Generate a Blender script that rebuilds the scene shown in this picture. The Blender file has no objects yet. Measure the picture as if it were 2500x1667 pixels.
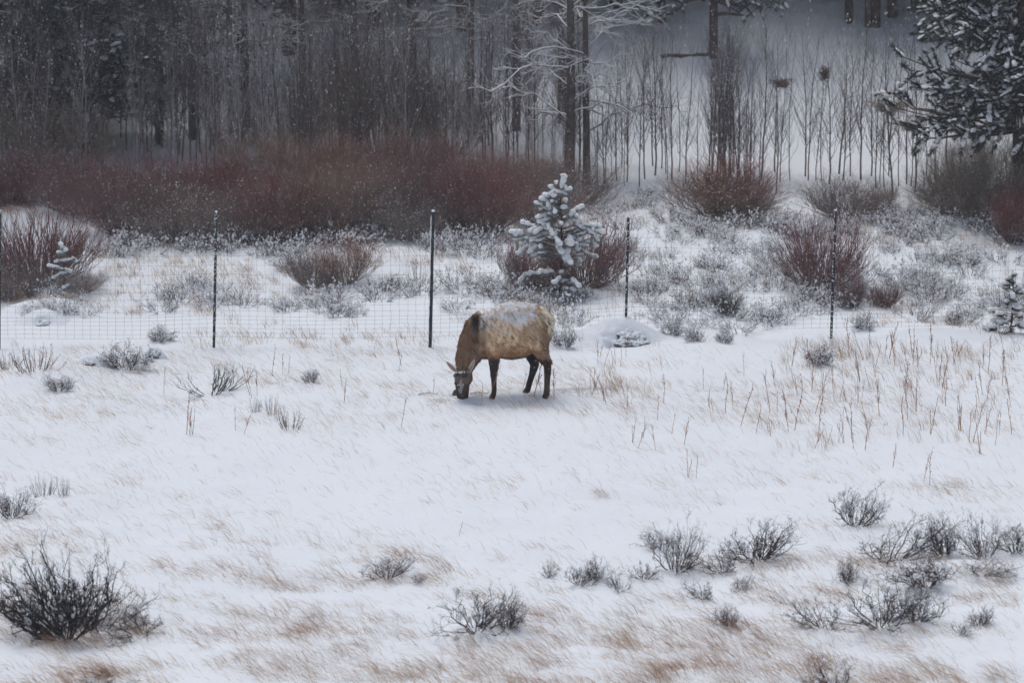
import bpy, math, random
import numpy as np
from mathutils import Vector, Matrix

rng = np.random.default_rng(7)
random.seed(7)
sc = bpy.context.scene
R = math.radians

# ------------------------------------------------------------------ camera, world, sun, exposure
CAM_Z = 14.0
FPX = 8720.0                       # focal length in pixels of the 2500 px wide picture
PITCH = R(12.27)
cam_d = bpy.data.cameras.new('camera')
cam = bpy.data.objects.new('camera', cam_d)
sc.collection.objects.link(cam)
cam.location = (0, 0, CAM_Z)
cam.rotation_euler = (R(90) - PITCH, 0, 0)
cam_d.sensor_width = 36.0
cam_d.lens = 36.0 * FPX / 2500.0
cam_d.clip_start = 0.5
cam_d.clip_end = 2000
cam_d.dof.use_dof = True
cam_d.dof.focus_distance = 61.5
cam_d.dof.aperture_fstop = 1.7
sc.camera = cam

w = bpy.data.worlds.new('World')
sc.world = w
w.use_nodes = True
nt = w.node_tree
bg = nt.nodes['Background']
sky = nt.nodes.new('ShaderNodeTexSky')
sky.sky_type = 'NISHITA'
sky.sun_disc = False
SUN_EL, SUN_AZ = R(68), R(-32)
sky.sun_elevation = SUN_EL
sky.sun_rotation = SUN_AZ
sky.air_density = 1.0
sky.dust_density = 6.0
sky.ozone_density = 1.5
hsv = nt.nodes.new('ShaderNodeHueSaturation')
hsv.inputs['Saturation'].default_value = 0.74
nt.links.new(sky.outputs[0], hsv.inputs['Color'])
nt.links.new(hsv.outputs[0], bg.inputs['Color'])
bg.inputs['Strength'].default_value = 0.145

sun_d = bpy.data.lights.new('sun', 'SUN')
sun = bpy.data.objects.new('sun', sun_d)
sc.collection.objects.link(sun)
sun_d.energy = 0.75
sun_d.angle = R(35)
sun_d.color = (1.0, 0.97, 0.94)
sdir = Vector((math.sin(SUN_AZ) * math.cos(SUN_EL), math.cos(SUN_AZ) * math.cos(SUN_EL), math.sin(SUN_EL)))
sun.rotation_euler = sdir.to_track_quat('Z', 'Y').to_euler()

sc.view_settings.view_transform = 'Standard'
sc.view_settings.look = 'None'
sc.view_settings.exposure = -0.36
sc.view_settings.gamma = 1.0
sc.view_settings.use_curve_mapping = False
sc.render.engine = 'CYCLES'
sc.cycles.max_bounces = 5
sc.cycles.diffuse_bounces = 3
sc.cycles.transparent_max_bounces = 6
sc.cycles.volume_bounces = 1
sc.cycles.use_denoising = True

# ------------------------------------------------------------------ noise and terrain
def _hash(ix, iy, iz, seed):
    h = (ix * 374761393 + iy * 668265263 + iz * 2147483647 + seed * 1274126177) & 0xFFFFFFFF
    h = ((h ^ (h >> 13)) * 1274126177) & 0xFFFFFFFF
    h = ((h ^ (h >> 16)) * 2246822519) & 0xFFFFFFFF
    return ((h ^ (h >> 15)) & 0xFFFFFF) / float(0xFFFFFF)

def vn(x, y, z=0.0, seed=0):
    """value noise in 0..1, any shape"""
    x, y, z = np.broadcast_arrays(np.asarray(x, float), np.asarray(y, float), np.asarray(z, float))
    ix, iy, iz = np.floor(x).astype(np.int64), np.floor(y).astype(np.int64), np.floor(z).astype(np.int64)
    fx, fy, fz = x - ix, y - iy, z - iz
    fx, fy, fz = [f * f * (3 - 2 * f) for f in (fx, fy, fz)]
    out = 0
    for a in (0, 1):
        for b in (0, 1):
            for c in (0, 1):
                wgt = (fx if a else 1 - fx) * (fy if b else 1 - fy) * (fz if c else 1 - fz)
                out = out + wgt * _hash(ix + a, iy + b, iz + c, seed)
    return out

MOUNDS = []                            # x, y, rx, ry, h
def height(x, y):
    x = np.asarray(x, float); y = np.asarray(y, float)
    amp = np.clip((y - 20) / 20, 0, 1)
    z = 0.26 * (vn(x / 6.5, y / 8.0, 0, 1) - .5)
    z = z + 0.14 * (vn(x / 1.9 + y * .05, y / 2.3, 0, 2) - .5)
    z = z + 0.075 * (vn(x / .9, y / .55, 0, 3) - .5)
    z = z + 0.022 * (vn(x / .26, y / .2, 0, 4) - .5)
    s = np.clip((y - 79.0) / 14.0, 0, None)
    z = z * amp + np.where(s < 1, .5 * s * s * 14 * .17, (.5 + (s - 1)) * 14 * .17)
    z = z + 0.5 * (vn(x / 14., y / 12., 0, 9) - .4) * np.clip((y - 84) / 8, 0, 1)
    z = z - 0.02 * np.clip(40 - y, 0, 60)
    for mx, my, rx, ry, h in MOUNDS:
        d = ((x - mx) / rx) ** 2 + ((y - my) / ry) ** 2
        z = z + h * np.exp(-d * d * .7)
    return z

CP, SP = math.cos(PITCH), math.sin(PITCH)
def ray(px, py):
    u = (px - 1250.0) / FPX
    v = (833.5 - py) / FPX
    return np.array([u, CP + v * SP, -SP + v * CP])

def ground(px, py):
    d = ray(px, py)
    t = np.arange(25, 260, 0.25)
    X, Y, Z = d[0] * t, d[1] * t, CAM_Z + d[2] * t
    below = Z < height(X, Y)
    i = int(np.argmax(below)) if below.any() else len(t) - 1
    lo, hi = t[max(i - 1, 0)], t[i]
    for _ in range(16):
        m = .5 * (lo + hi)
        if CAM_Z + d[2] * m < float(height(d[0] * m, d[1] * m)): hi = m
        else: lo = m
    return np.array([d[0] * hi, d[1] * hi, float(height(d[0] * hi, d[1] * hi))]), hi

def mpp(t):                            # metres per picture pixel at range t
    return t / FPX

for px, py, rx, ry, h in [(95, 925, .75, .9, .16), (130, 880, 1.3, .8, .10), (105, 765, .7, .8, .2),
                          (330, 870, .5, .5, .08), (2290, 815, .8, .7, .12), (160, 1235, .6, .7, .08),
                          (880, 655, .9, 1.2, .18), (420, 690, 1.5, 1.5, .1), (1650, 560, 2, 2, .1),
                          (280, 1500, .8, .5, .09), (1230, 1540, .8, .6, .08), (2350, 1390, .8, .5, .10)]:
    g, t = ground(px, py)
    MOUNDS.append((g[0], g[1], rx, ry, h))

# ------------------------------------------------------------------ materials
def mat(name):
    m = bpy.data.materials.new(name); m.use_nodes = True
    n = m.node_tree
    return m, n, n.nodes['Principled BSDF']

def noise_node(n, scale, detail=4, coord='Object', rough=.6, dist=0):
    tc = n.nodes.new('ShaderNodeTexCoord')
    t = n.nodes.new('ShaderNodeTexNoise')
    t.inputs['Scale'].default_value = scale
    t.inputs['Detail'].default_value = detail
    t.inputs['Roughness'].default_value = rough
    t.inputs['Distortion'].default_value = dist
    n.links.new(tc.outputs[coord], t.inputs['Vector'])
    return t

def ramp(n, src, stops):
    r = n.nodes.new('ShaderNodeValToRGB')
    e = r.color_ramp.elements
    while len(e) < len(stops): e.new(.5)
    for i, (p, c) in enumerate(stops):
        e[i].position = p
        e[i].color = (c[0], c[1], c[2], 1) if hasattr(c, '__len__') else (c, c, c, 1)
    n.links.new(src, r.inputs[0])
    return r

def mix(n, fac, a, b):
    m = n.nodes.new('ShaderNodeMix'); m.data_type = 'RGBA'
    if isinstance(fac, float): m.inputs[0].default_value = fac
    else: n.links.new(fac, m.inputs[0])
    for s, v in ((6, a), (7, b)):
        if hasattr(v, '__len__'): m.inputs[s].default_value = (v[0], v[1], v[2], 1)
        else: n.links.new(v, m.inputs[s])
    return m.outputs[2]

def upness(n, lo, hi):
    g = n.nodes.new('ShaderNodeNewGeometry')
    s = n.nodes.new('ShaderNodeSeparateXYZ')
    n.links.new(g.outputs['Normal'], s.inputs[0])
    mr = n.nodes.new('ShaderNodeMapRange')
    mr.inputs[1].default_value = lo; mr.inputs[2].default_value = hi
    n.links.new(s.outputs[2], mr.inputs[0])
    return mr.outputs[0]

def math_node(n, op, a, b):
    m = n.nodes.new('ShaderNodeMath'); m.operation = op
    for i, v in enumerate((a, b)):
        if isinstance(v, (int, float)): m.inputs[i].default_value = v
        else: n.links.new(v, m.inputs[i])
    return m.outputs[0]

def bump(n, b, src, strength, dist):
    bu = n.nodes.new('ShaderNodeBump')
    bu.inputs['Strength'].default_value = strength
    bu.inputs['Distance'].default_value = dist
    n.links.new(src, bu.inputs['Height'])
    n.links.new(bu.outputs[0], b.inputs['Normal'])

SNOW = (0.77, 0.835, 0.90)
def make_snow(name, s1, s2, strength, dist, col=SNOW):
    m, n, b = mat(name)
    t1 = noise_node(n, s1, 6); t2 = noise_node(n, s2, 3)
    f = math_node(n, 'ADD', t1.outputs[0], math_node(n, 'MULTIPLY', t2.outputs[0], .6))
    bump(n, b, f, strength, dist)
    c = mix(n, t2.outputs[0], (col[0] * .95, col[1] * .955, col[2] * .97), (min(col[0] * 1.04, 1), min(col[1] * 1.04, 1), min(col[2] * 1.03, 1)))
    n.links.new(c, b.inputs['Base Color'])
    b.inputs['Roughness'].default_value = .75
    b.inputs['Specular IOR Level'].default_value = .25
    return m
M_SNOWG = make_snow('meadow_snow', 3.0, 14.0, .5, .05)
M_SNOW = make_snow('snow_load', 22, 60, .5, .012, (.88, .90, .93))

def bark_mat(name, stops, snow_amt=.6, lo=.35, hi=.8, nscale=6, rand=.35, coord='Generated', rough=.85):
    """colour along the plant's height, snow lying on upper sides"""
    m, n, b = mat(name)
    tc = n.nodes.new('ShaderNodeTexCoord'); s = n.nodes.new('ShaderNodeSeparateXYZ')
    n.links.new(tc.outputs[coord], s.inputs[0])
    r = ramp(n, s.outputs[2], stops)
    oi = n.nodes.new('ShaderNodeObjectInfo')
    nz = noise_node(n, nscale, 3)
    hv = n.nodes.new('ShaderNodeHueSaturation')
    n.links.new(r.outputs[0], hv.inputs['Color'])
    v = n.nodes.new('ShaderNodeMapRange')
    v.inputs[3].default_value = 1 - rand; v.inputs[4].default_value = 1 + rand
    n.links.new(nz.outputs[0], v.inputs[0]); v.inputs[1].default_value = .3; v.inputs[2].default_value = .7
    n.links.new(v.outputs[0], hv.inputs['Value'])
    v2 = n.nodes.new('ShaderNodeMapRange')
    v2.inputs[3].default_value = .75; v2.inputs[4].default_value = 1.2
    n.links.new(oi.outputs['Random'], v2.inputs[0])
    n.links.new(v2.outputs[0], hv.inputs['Saturation'])
    if snow_amt > 0:
        sn = noise_node(n, nscale * 2.5, 2)
        sr = ramp(n, sn.outputs[0], [(.40, 0.), (.58, 1.)])
        f = math_node(n, 'MULTIPLY', math_node(n, 'MULTIPLY', upness(n, lo, hi), sr.outputs[0]), snow_amt)
        c = mix(n, f, hv.outputs[0], SNOW)
        n.links.new(c, b.inputs['Base Color'])
    else:
        n.links.new(hv.outputs[0], b.inputs['Base Color'])
    b.inputs['Roughness'].default_value = rough
    b.inputs['Specular IOR Level'].default_value = .2
    return m

GREY = (.085, .065, .06)
M_RED = bark_mat('willow_bark_burgundy', [(0, (.19, .15, .14)), (.4, (.21, .12, .11)), (.7, (.26, .08, .075)), (1, (.30, .065, .068))], .4)
M_DEEP = bark_mat('willow_bark_deep_red', [(0, (.17, .13, .12)), (.35, (.21, .10, .09)), (.7, (.23, .055, .055)), (1, (.26, .042, .048))], .35)
M_RUST = bark_mat('willow_bark_rust', [(0, (.20, .16, .14)), (.45, (.28, .17, .125)), (.75, (.38, .18, .11)), (1, (.44, .20, .12))], .45)
M_BROWN = bark_mat('willow_bark_brown', [(0, (.22, .18, .165)), (.5, (.24, .18, .155)), (1, (.27, .16, .13))], .5)
M_OLIVE = bark_mat('alder_bark', [(0, (.26, .22, .19)), (1, (.28, .22, .17))], .35)
M_SAGE = bark_mat('sagebrush_bark', [(0, (.035, .024, .026)), (.6, (.065, .042, .046)), (1, (.12, .07, .07))], .22, nscale=14)
M_FROST = bark_mat('frosted_twig_bark', [(0, (.14, .11, .11)), (1, (.24, .18, .18))], .85, lo=.0, hi=.6)
M_LOW = bark_mat('brush_bark', [(0, (.07, .05, .052)), (1, (.13, .085, .09))], .45, nscale=14)
M_SAGEDARK = bark_mat('dark_twig_bark', [(0, (.018, .015, .018)), (1, (.03, .024, .027))], .25, nscale=14)
M_REDWEED = bark_mat('red_stem_bark', [(0, (.16, .09, .06)), (.5, (.16, .065, .05)), (1, (.10, .035, .035))], .2, nscale=14)
M_ASPEN = bark_mat('aspen_bark', [(0, (.18, .12, .10)), (.25, (.15, .12, .12)), (1, (.15, .12, .125))], .35)
M_PALE = bark_mat('pale_aspen_bark', [(0, (.52, .48, .47)), (1, (.46, .44, .45))], .4)
M_COTTON = bark_mat('grey_bark', [(0, (.13, .10, .08)), (1, (.10, .085, .08))], .85, lo=.1, hi=.5)
M_TRUNK = bark_mat('pine_bark', [(0, (.075, .045, .035)), (1, (.05, .035, .03))], .25)
M_WEED = bark_mat('dry_weed_stem', [(0, (.50, .32, .17)), (.5, (.42, .20, .12)), (1, (.32, .13, .085))], .1, nscale=20)
M_NEEDLE = bark_mat('pine_needles', [(0, (.03, .045, .035)), (1, (.035, .055, .042))], .22, lo=.5, hi=.95, nscale=5)
M_NEEDLEG = bark_mat('frosted_pine_needles', [(0, (.14, .165, .14)), (1, (.20, .23, .20))], .8, lo=.1, hi=.7, nscale=9)
def grass_mat():
    m, n, b = mat('dry_grass')
    t = noise_node(n, .9, 4)
    r = ramp(n, t.outputs[0], [(.3, (.46, .27, .20)), (.5, (.46, .30, .19)), (.66, (.56, .38, .22)), (.8, (.36, .20, .14))])
    n.links.new(r.outputs[0], b.inputs['Base Color'])
    b.inputs['Roughness'].default_value = .8
    b.inputs['Specular IOR Level'].default_value = .2
    return m
M_GRASS = grass_mat()
def post_mat():
    m, n, b = mat('fence_post_paint')
    t = noise_node(n, 8, 4)
    r = ramp(n, t.outputs[0], [(.35, (.018, .03, .032)), (.6, (.028, .04, .042)), (.8, (.08, .05, .035))])
    n.links.new(r.outputs[0], b.inputs['Base Color'])
    b.inputs['Roughness'].default_value = .7
    return m
M_POST = post_mat()
def plain(name, c, rough=.6, metal=0.):
    m, n, b = mat(name)
    t = noise_node(n, 12, 3)
    n.links.new(mix(n, t.outputs[0], [v * .75 for v in c], [v * 1.25 for v in c]), b.inputs['Base Color'])
    b.inputs['Roughness'].default_value = rough
    b.inputs['Metallic'].default_value = metal
    return m
M_WIRE = plain('galvanised_wire', (.10, .10, .12), .55)
M_WEEDTAN = plain('straw', (.30, .20, .12), .8)
def rock_mat():
    m, n, b = mat('lichen_rock')
    t = noise_node(n, 7, 8); t2 = noise_node(n, 16, 4)
    r = ramp(n, t.outputs[0], [(.35, (.035, .035, .038)), (.5, (.13, .14, .13)), (.62, (.06, .055, .05)), (.72, (.20, .12, .07))])
    f = math_node(n, 'MULTIPLY', upness(n, .05, .5), ramp(n, t2.outputs[0], [(.35, 0.), (.5, 1.)]).outputs[0])
    n.links.new(mix(n, f, r.outputs[0], SNOW), b.inputs['Base Color'])
    b.inputs['Roughness'].default_value = .9
    bump(n, b, t.outputs[0], .8, .05)
    return m
M_ROCK = rock_mat()

# ------------------------------------------------------------------ mesh building
class MB:
    def __init__(s): s.v = []; s.f = []; s.n = 0; s.c = []
    def add(s, v, faces, mi=0, col=None):
        v = np.asarray(v, np.float32).reshape(-1, 3)
        s.v.append(v)
        s.f.append((np.asarray(faces, np.int64) + s.n, mi))
        s.c.append(np.ones((len(v), 3), np.float32) if col is None else np.asarray(col, np.float32))
        s.n += len(v)
    def mesh(s, name, mats, smooth=True, color=False):
        me = bpy.data.meshes.new(name)
        if s.n == 0: return me
        V = np.concatenate(s.v)
        me.vertices.add(len(V)); me.vertices.foreach_set('co', V.ravel())
        nl = sum(f.size for f, _ in s.f); nf = sum(len(f) for f, _ in s.f)
        me.loops.add(nl); me.polygons.add(nf)
        me.loops.foreach_set('vertex_index', np.concatenate([f.ravel() for f, _ in s.f]).astype(np.int32))
        sizes = np.concatenate([np.full(len(f), f.shape[1]) for f, _ in s.f])
        starts = np.concatenate([[0], np.cumsum(sizes)[:-1]])
        me.polygons.foreach_set('loop_start', starts.astype(np.int32))
        me.polygons.foreach_set('material_index', np.concatenate([np.full(len(f), m) for f, m in s.f]).astype(np.int32))
        me.polygons.foreach_set('use_smooth', np.full(nf, smooth))
        for m in mats: me.materials.append(m)
        me.update(calc_edges=True)
        if color:
            a = me.color_attributes.new('coat', 'FLOAT_COLOR', 'POINT')
            C = np.concatenate(s.c); a.data.foreach_set('color', np.concatenate([C, np.ones((len(C), 1))], 1).astype(np.float32).ravel())
        return me

def norm(a): return a / np.maximum(np.linalg.norm(a, axis=-1, keepdims=True), 1e-9)

def tubes(mb, P, Rr, sides=3, mi=0):
    """P (N,K,3), Rr (N,K): tapered tubes"""
    P = np.asarray(P, float); Rr = np.asarray(Rr, float)
    if len(P) == 0: return
    N, K, _ = P.shape
    T = np.empty_like(P); T[:, 1:-1] = P[:, 2:] - P[:, :-2] if K > 2 else T[:, 1:-1]
    T[:, 0] = P[:, 1] - P[:, 0]; T[:, -1] = P[:, -1] - P[:, -2]
    T = norm(T)
    mean = norm(P[:, -1] - P[:, 0])
    ref = np.where(np.abs(mean[:, 2:3]) > .8, np.array([[1., 0, 0]]), np.array([[0, 0, 1.]]))[:, None, :]
    U = norm(np.cross(T, np.broadcast_to(ref, T.shape))); W = np.cross(T, U)
    a = np.arange(sides) * 2 * math.pi / sides
    V = P[:, :, None, :] + Rr[:, :, None, None] * (U[:, :, None, :] * np.cos(a)[None, None, :, None] + W[:, :, None, :] * np.sin(a)[None, None, :, None])
    base = (np.arange(N) * K * sides)[:, None, None] + (np.arange(K - 1) * sides)[None, :, None]
    j = np.arange(sides)[None, None, :]; j2 = (j + 1) % sides
    F = np.stack([base + j, base + j2, base + sides + j2, base + sides + j], -1).reshape(-1, 4)
    mb.add(V, F, mi)

def ico(sub):
    import bmesh
    b = bmesh.new(); bmesh.ops.create_icosphere(b, subdivisions=sub, radius=1)
    v = np.array([x.co[:] for x in b.verts]); f = np.array([[q.index for q in x.verts] for x in b.faces]); b.free()
    return v, f
ICO1, ICO2, ICO3 = ico(1), ico(2), ico(3)

def blobs(mb, C, A, tmpl=ICO1, rough=.15, mi=0):
    """C (N,3) centres, A (N,3,3) rows = scaled axes"""
    C = np.asarray(C, float)
    if len(C) == 0: return
    A = np.asarray(A, float)
    if A.ndim == 1: A = A[:, None, None] * np.eye(3)[None]
    elif A.ndim == 2: A = A[:, :, None] * np.eye(3)[None]
    tv, tf = tmpl
    N = len(C)
    v = tv[None] * (1 + rough * (rng.random((N, len(tv), 1)) - .5) * 2)
    V = C[:, None, :] + np.einsum('nki,nij->nkj', v, A)
    F = (tf[None] + (np.arange(N) * len(tv))[:, None, None]).reshape(-1, 3)
    mb.add(V, F, mi)

def axes_along(D, L, W, H):
    """axes with first along D, others horizontal and up"""
    D = norm(np.asarray(D, float)); up = np.array([0, 0, 1.])
    S = norm(np.cross(D, up[None]) + 1e-6); Z = np.cross(S, D)
    Z = np.where(Z[:, 2:3] < 0, -Z, Z)
    L, W, H = [np.broadcast_to(np.asarray(q, float), (len(D),))[:, None] for q in (L, W, H)]
    return np.stack([D * L, S * W, Z * H], 1)

def stems(n, h, spread, r0, K=5, base=.1, lean=(0, 0), curve=1.6, jit=.03, hvar=.35, taper=.3, angmax=None):
    """n stems fanning from a base; returns P,R. spread = horizontal reach of the outer ones"""
    th = rng.random(n) * 2 * math.pi
    q = np.sqrt(rng.random(n))
    hh = h * (1 - hvar * rng.random(n)) * (1 - .38 * q ** 2)
    reach = spread * q
    b = base * np.sqrt(rng.random(n))
    t = np.linspace(0, 1, K)[None, :]
    rad = b[:, None] + (reach)[:, None] * (t ** (1 / curve) if curve < 1 else t * (1 - .25 * t) * 1.33)
    P = np.stack([np.cos(th)[:, None] * rad, np.sin(th)[:, None] * rad, hh[:, None] * t ** (1.15)], -1)
    P[..., 0] += lean[0] * t ** 1.7 * h; P[..., 1] += lean[1] * t ** 1.7 * h
    j = rng.normal(0, jit * h, P.shape) * t[..., None]; P = P + j
    P[..., 2] -= .06
    Rr = r0 * (.6 + .6 * rng.random(n))[:, None] * (1 - (1 - taper) * t)
    return P, Rr

def sprout(P, Rr, per, t0, t1, length, out=.8, up=.25, K=3, rs=.6, jit=.05, lv=.5):
    """per children along each polyline"""
    N, KK, _ = P.shape
    idx = np.repeat(np.arange(N), per)
    n = len(idx)
    t = (t0 + (t1 - t0) * rng.random(n)) * (KK - 1)
    i = np.minimum(t.astype(int), KK - 2); f = (t - i)[:, None]
    A = P[idx, i]; B = P[idx, i + 1]
    p0 = A * (1 - f) + B * f
    T = norm(B - A)
    r = (Rr[idx, i] * (1 - f[:, 0]) + Rr[idx, i + 1] * f[:, 0]) * rs
    rd = norm(rng.normal(size=(n, 3)))
    rd = norm(rd - T * (rd * T).sum(1, keepdims=True))
    D = norm(T + out * rd + np.array([0, 0, up]))
    L = length * (1 - lv * rng.random(n))
    s = np.linspace(0, 1, K)[None, :, None]
    Q = p0[:, None, :] + D[:, None, :] * (L[:, None, None] * s)
    Q[..., 2] += (up * .3 * L[:, None] * s[..., 0] ** 2)
    Q[:, 1:] += rng.normal(0, jit, Q[:, 1:].shape) * L[:, None, None]
    R2 = r[:, None] * (1 - .6 * np.linspace(0, 1, K))[None, :]
    return Q, R2

def snow_on(mb, P, Rr, frac, thick, tmpl=ICO1, mi=0, elong=1.6, lift=.6, tmin=.3):
    """clumps of snow lying on the branches"""
    N, K, _ = P.shape
    n = int(N * frac)
    if n < 1: return
    idx = rng.integers(0, N, n)
    t = (tmin + (1 - tmin) * rng.random(n)) * (K - 1)
    i = np.minimum(t.astype(int), K - 2); f = (t - i)[:, None]
    p = P[idx, i] * (1 - f) + P[idx, i + 1] * f
    D = P[idx, i + 1] - P[idx, i]
    s = thick * (.5 + rng.random(n))
    blobs(mb, p + np.array([0, 0, 1]) * (s * lift)[:, None], axes_along(D, s * elong, s, s * .75), tmpl, .2, mi)

def snow_line(mb, P, Rr, thick, sides=4, mi=0):
    """a ridge of snow along near-level branches"""
    Q = P.copy(); T = norm(P[:, -1] - P[:, 0])
    lvl = np.clip(1.15 - np.abs(T[:, 2]), 0, 1)
    keep = lvl > .35
    Q = Q[keep]; rr = (Rr[keep] * .5 + thick * lvl[keep][:, None])
    Q[..., 2] += (Rr[keep] * .6 + thick * .7)
    tubes(mb, Q, rr, sides, mi)

# ------------------------------------------------------------------ objects
col = sc.collection
def obj(name, me, parent=None):
    o = bpy.data.objects.new(name, me); col.objects.link(o)
    if parent: o.parent = parent
    if name in ('snow_load', 'snow', 'needles', 'crown', 'back_snow', 'face_snow', 'branches'): o['kind'] = 'stuff'
    return o
def empty(name, loc=(0, 0, 0), rz=0):
    o = bpy.data.objects.new(name, None); col.objects.link(o)
    o.location = loc; o.rotation_euler = (0, 0, rz); o.empty_display_size = .2
    return o
def tag(o, label=None, cat=None, group=None, kind=None):
    if label: o['label'] = label
    if cat: o['category'] = cat
    if group: o['group'] = group
    elif 'group' in o.keys(): del o['group']
    if kind: o['kind'] = kind
    return o
def copy_tree(o, parent=None):
    c = o.copy(); col.objects.link(c)
    if parent: c.parent = parent
    for ch in list(o.children): copy_tree(ch, c)
    return c
USED = set()
def inst(proto, loc, sx, sz, rz, label, cat, group=None, mats=None, name=None, tilt=(0, 0)):
    """first use moves the prototype itself, then copies"""
    if proto.name in USED: o = copy_tree(proto)
    else: o = proto; USED.add(proto.name)
    o.location = loc; o.scale = (sx, sx, sz); o.rotation_euler = (tilt[0], tilt[1], rz)
    if name: o.name = name
    tag(o, label, cat, group)
    if mats:
        for q in [o] + list(o.children):
            if q.type == 'MESH' and q.get('recolour'):
                q.material_slots[0].link = 'OBJECT'; q.material_slots[0].material = mats
    return o
def finish_protos():
    for p in PROTOS:
        if p.name not in USED:
            for c in list(p.children): bpy.data.objects.remove(c)
            bpy.data.objects.remove(p)
PROTOS = []
ORD = 'first second third fourth fifth sixth seventh eighth ninth tenth eleventh twelfth thirteenth fourteenth fifteenth sixteenth seventeenth eighteenth nineteenth twentieth'.split() + ['twenty-first', 'twenty-second', 'twenty-third', 'twenty-fourth', 'twenty-fifth', 'twenty-sixth', 'twenty-seventh', 'twenty-eighth', 'twenty-ninth', 'thirtieth', 'thirty-first', 'thirty-second', 'thirty-third', 'thirty-fourth', 'thirty-fifth']
def span(px):
    return ('left of the second fence post' if px < 522 else 'between the second and third fence posts' if px < 1050 else 'between the third and fourth fence posts' if px < 1527
            else 'between the fourth and fifth fence posts' if px < 2029 else 'right of the fifth fence post')

# ------------------------------------------------------------------ ground
def ax(*segs):
    out = []
    for a, b, d in segs: out.append(np.arange(a, b, d))
    return np.concatenate(out + [[segs[-1][1]]])
g_, t_ = ground(1239, 962); ELK = g_.copy()
MOUNDS.append((ELK[0] - .70, ELK[1] - .30, .30, .22, .085))
for k in range(16):                      # hoof prints and pawed holes behind and around the elk
    q = k / 15.; MOUNDS.append((ELK[0] + .25 + 1.3 * q + rng.normal(0, .07) * 0 + (.1 if k % 2 else -.1), ELK[1] + (.12 if k % 2 else -.14) + .5 * q, .075, .06, -.12))
for dx, dy in ((-.24, -.18), (.65, -.145), (.33, .21), (-.87, .05)): MOUNDS.append((ELK[0] + dx, ELK[1] + dy, .10, .08, -.07))
for dx, dy, h_ in ((-1.05, -.35, -.06), (-.9, -.55, .04), (-.5, -.5, -.05), (-1.2, -.15, .04), (-.55, -.05, -.05)): MOUNDS.append((ELK[0] + dx, ELK[1] + dy, .12, .09, h_))
xs = ax((-420, -60, 30), (-60, -18, 2), (-18, -2.2, .15), (-2.2, 1.6, .045), (1.6, 18, .15), (18, 60, 2), (60, 420, 30))
ys = ax((-60, 20, 8), (20, 40, 1), (40, 58.6, .13), (58.6, 61.6, .045), (61.6, 72, .13), (72, 105, .22), (105, 180, 3), (180, 620, 40))
GX, GY = np.meshgrid(xs, ys)
GZ = height(GX, GY)
mb = MB()
nx, ny = len(xs), len(ys)
I = (np.arange(ny - 1)[:, None] * nx + np.arange(nx - 1)[None, :]).ravel()
mb.add(np.stack([GX, GY, GZ], -1), np.stack([I, I + 1, I + nx + 1, I + nx], -1))
g = obj('ground', mb.mesh('ground', [M_SNOWG])); tag(g, 'snow covered meadow rising to a wooded slope', kind='structure')

# ------------------------------------------------------------------ grass (stuff)
def blades(mb, X, Y, L, tilt, w, mi=0, az0=math.pi, azs=.5, zoff=-.02):
    """bent grass blades blown towards az0"""
    n = len(X)
    Z = height(X, Y) + zoff
    a = az0 + rng.normal(0, azs, n)
    tl = tilt * (.5 + .9 * rng.random(n))
    D = np.stack([np.cos(a) * np.sin(tl), np.sin(a) * np.sin(tl), np.cos(tl)], -1)
    D2 = np.stack([np.cos(a) * np.sin(np.minimum(tl + .5, 1.5)), np.sin(a) * np.sin(np.minimum(tl + .5, 1.5)), np.cos(np.minimum(tl + .5, 1.5))], -1)
    p0 = np.stack([X, Y, Z], -1); p1 = p0 + D * (L * .55)[:, None]; p2 = p1 + D2 * (L * .45)[:, None]
    s = np.stack([-np.sin(a), np.cos(a), np.zeros(n)], -1); s2 = rng.normal(size=(n, 3)); s = norm(s + .8 * s2) * (w * .5)
    V = np.stack([p0 - s, p0 + s, p1 - s * .8, p1 + s * .8, p2], 1)
    b = (np.arange(n) * 5)[:, None]
    mb.add(V, b + np.array([[0, 1, 3]]), mi); mb.f.append((mb.f[-1][0] - 0 + np.array([[0, 2, -1]]), mi))  # second half of the quad
    mb.f.append((mb.f[-2][0] * 0 + (b + (mb.n - n * 5)) + np.array([[2, 3, 4]]), mi))

def scatter(n, y0, y1, dens, xpad=1.03):
    Y = y0 + (y1 - y0) * rng.random(n * 4); X = (rng.random(n * 4) - .5) * 2
    hw = np.abs(Y) * 1260 / FPX * xpad
    X = X * (y1 * 1260 / FPX * xpad)
    keep = (np.abs(X) < hw) & (rng.random(n * 4) < dens(X, Y))
    return X[keep][:n], Y[keep][:n]

def tufts(cx, cy, per, rad, L, tilt, w, mb, azs=.35):
    n = len(cx); X = np.repeat(cx, per) + rng.normal(0, rad, n * per); Y = np.repeat(cy, per) + rng.normal(0, rad, n * per)
    Ls = np.repeat(L * (.6 + .6 * rng.random(n)), per) * (.5 + .6 * rng.random(n * per))
    blades(mb, X, Y, Ls, tilt, w, azs=azs)

mb = MB()
def dn(X, Y):
    a = vn(X / 1.7 + Y * .12, Y / .9, 0, 21); b = vn(X / .5, Y / .35, 0, 22); c = vn(X / 5, Y / 3.5, 0, 23)
    f = np.clip((a * .5 + b * .35 + c * .4 - .55) * 2.6, 0, 1)
    near = np.clip((52 - Y) / 8, 0, 1)
    return f * (.35 + .65 * near) + .04
X, Y = scatter(46000, 42, 63.5, dn)
blades(mb, X, Y, .12 + .2 * rng.random(len(X)), .85, .0044)
X, Y = scatter(620, 42, 63, lambda x, y: dn(x, y))
tufts(X, Y, 11, .07, .27, .85, .0048, mb)
X, Y = scatter(520, 42, 50, lambda x, y: dn(x, y))
tufts(X, Y, 16, .09, .40, .85, .0056, mb, azs=.22)
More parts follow.
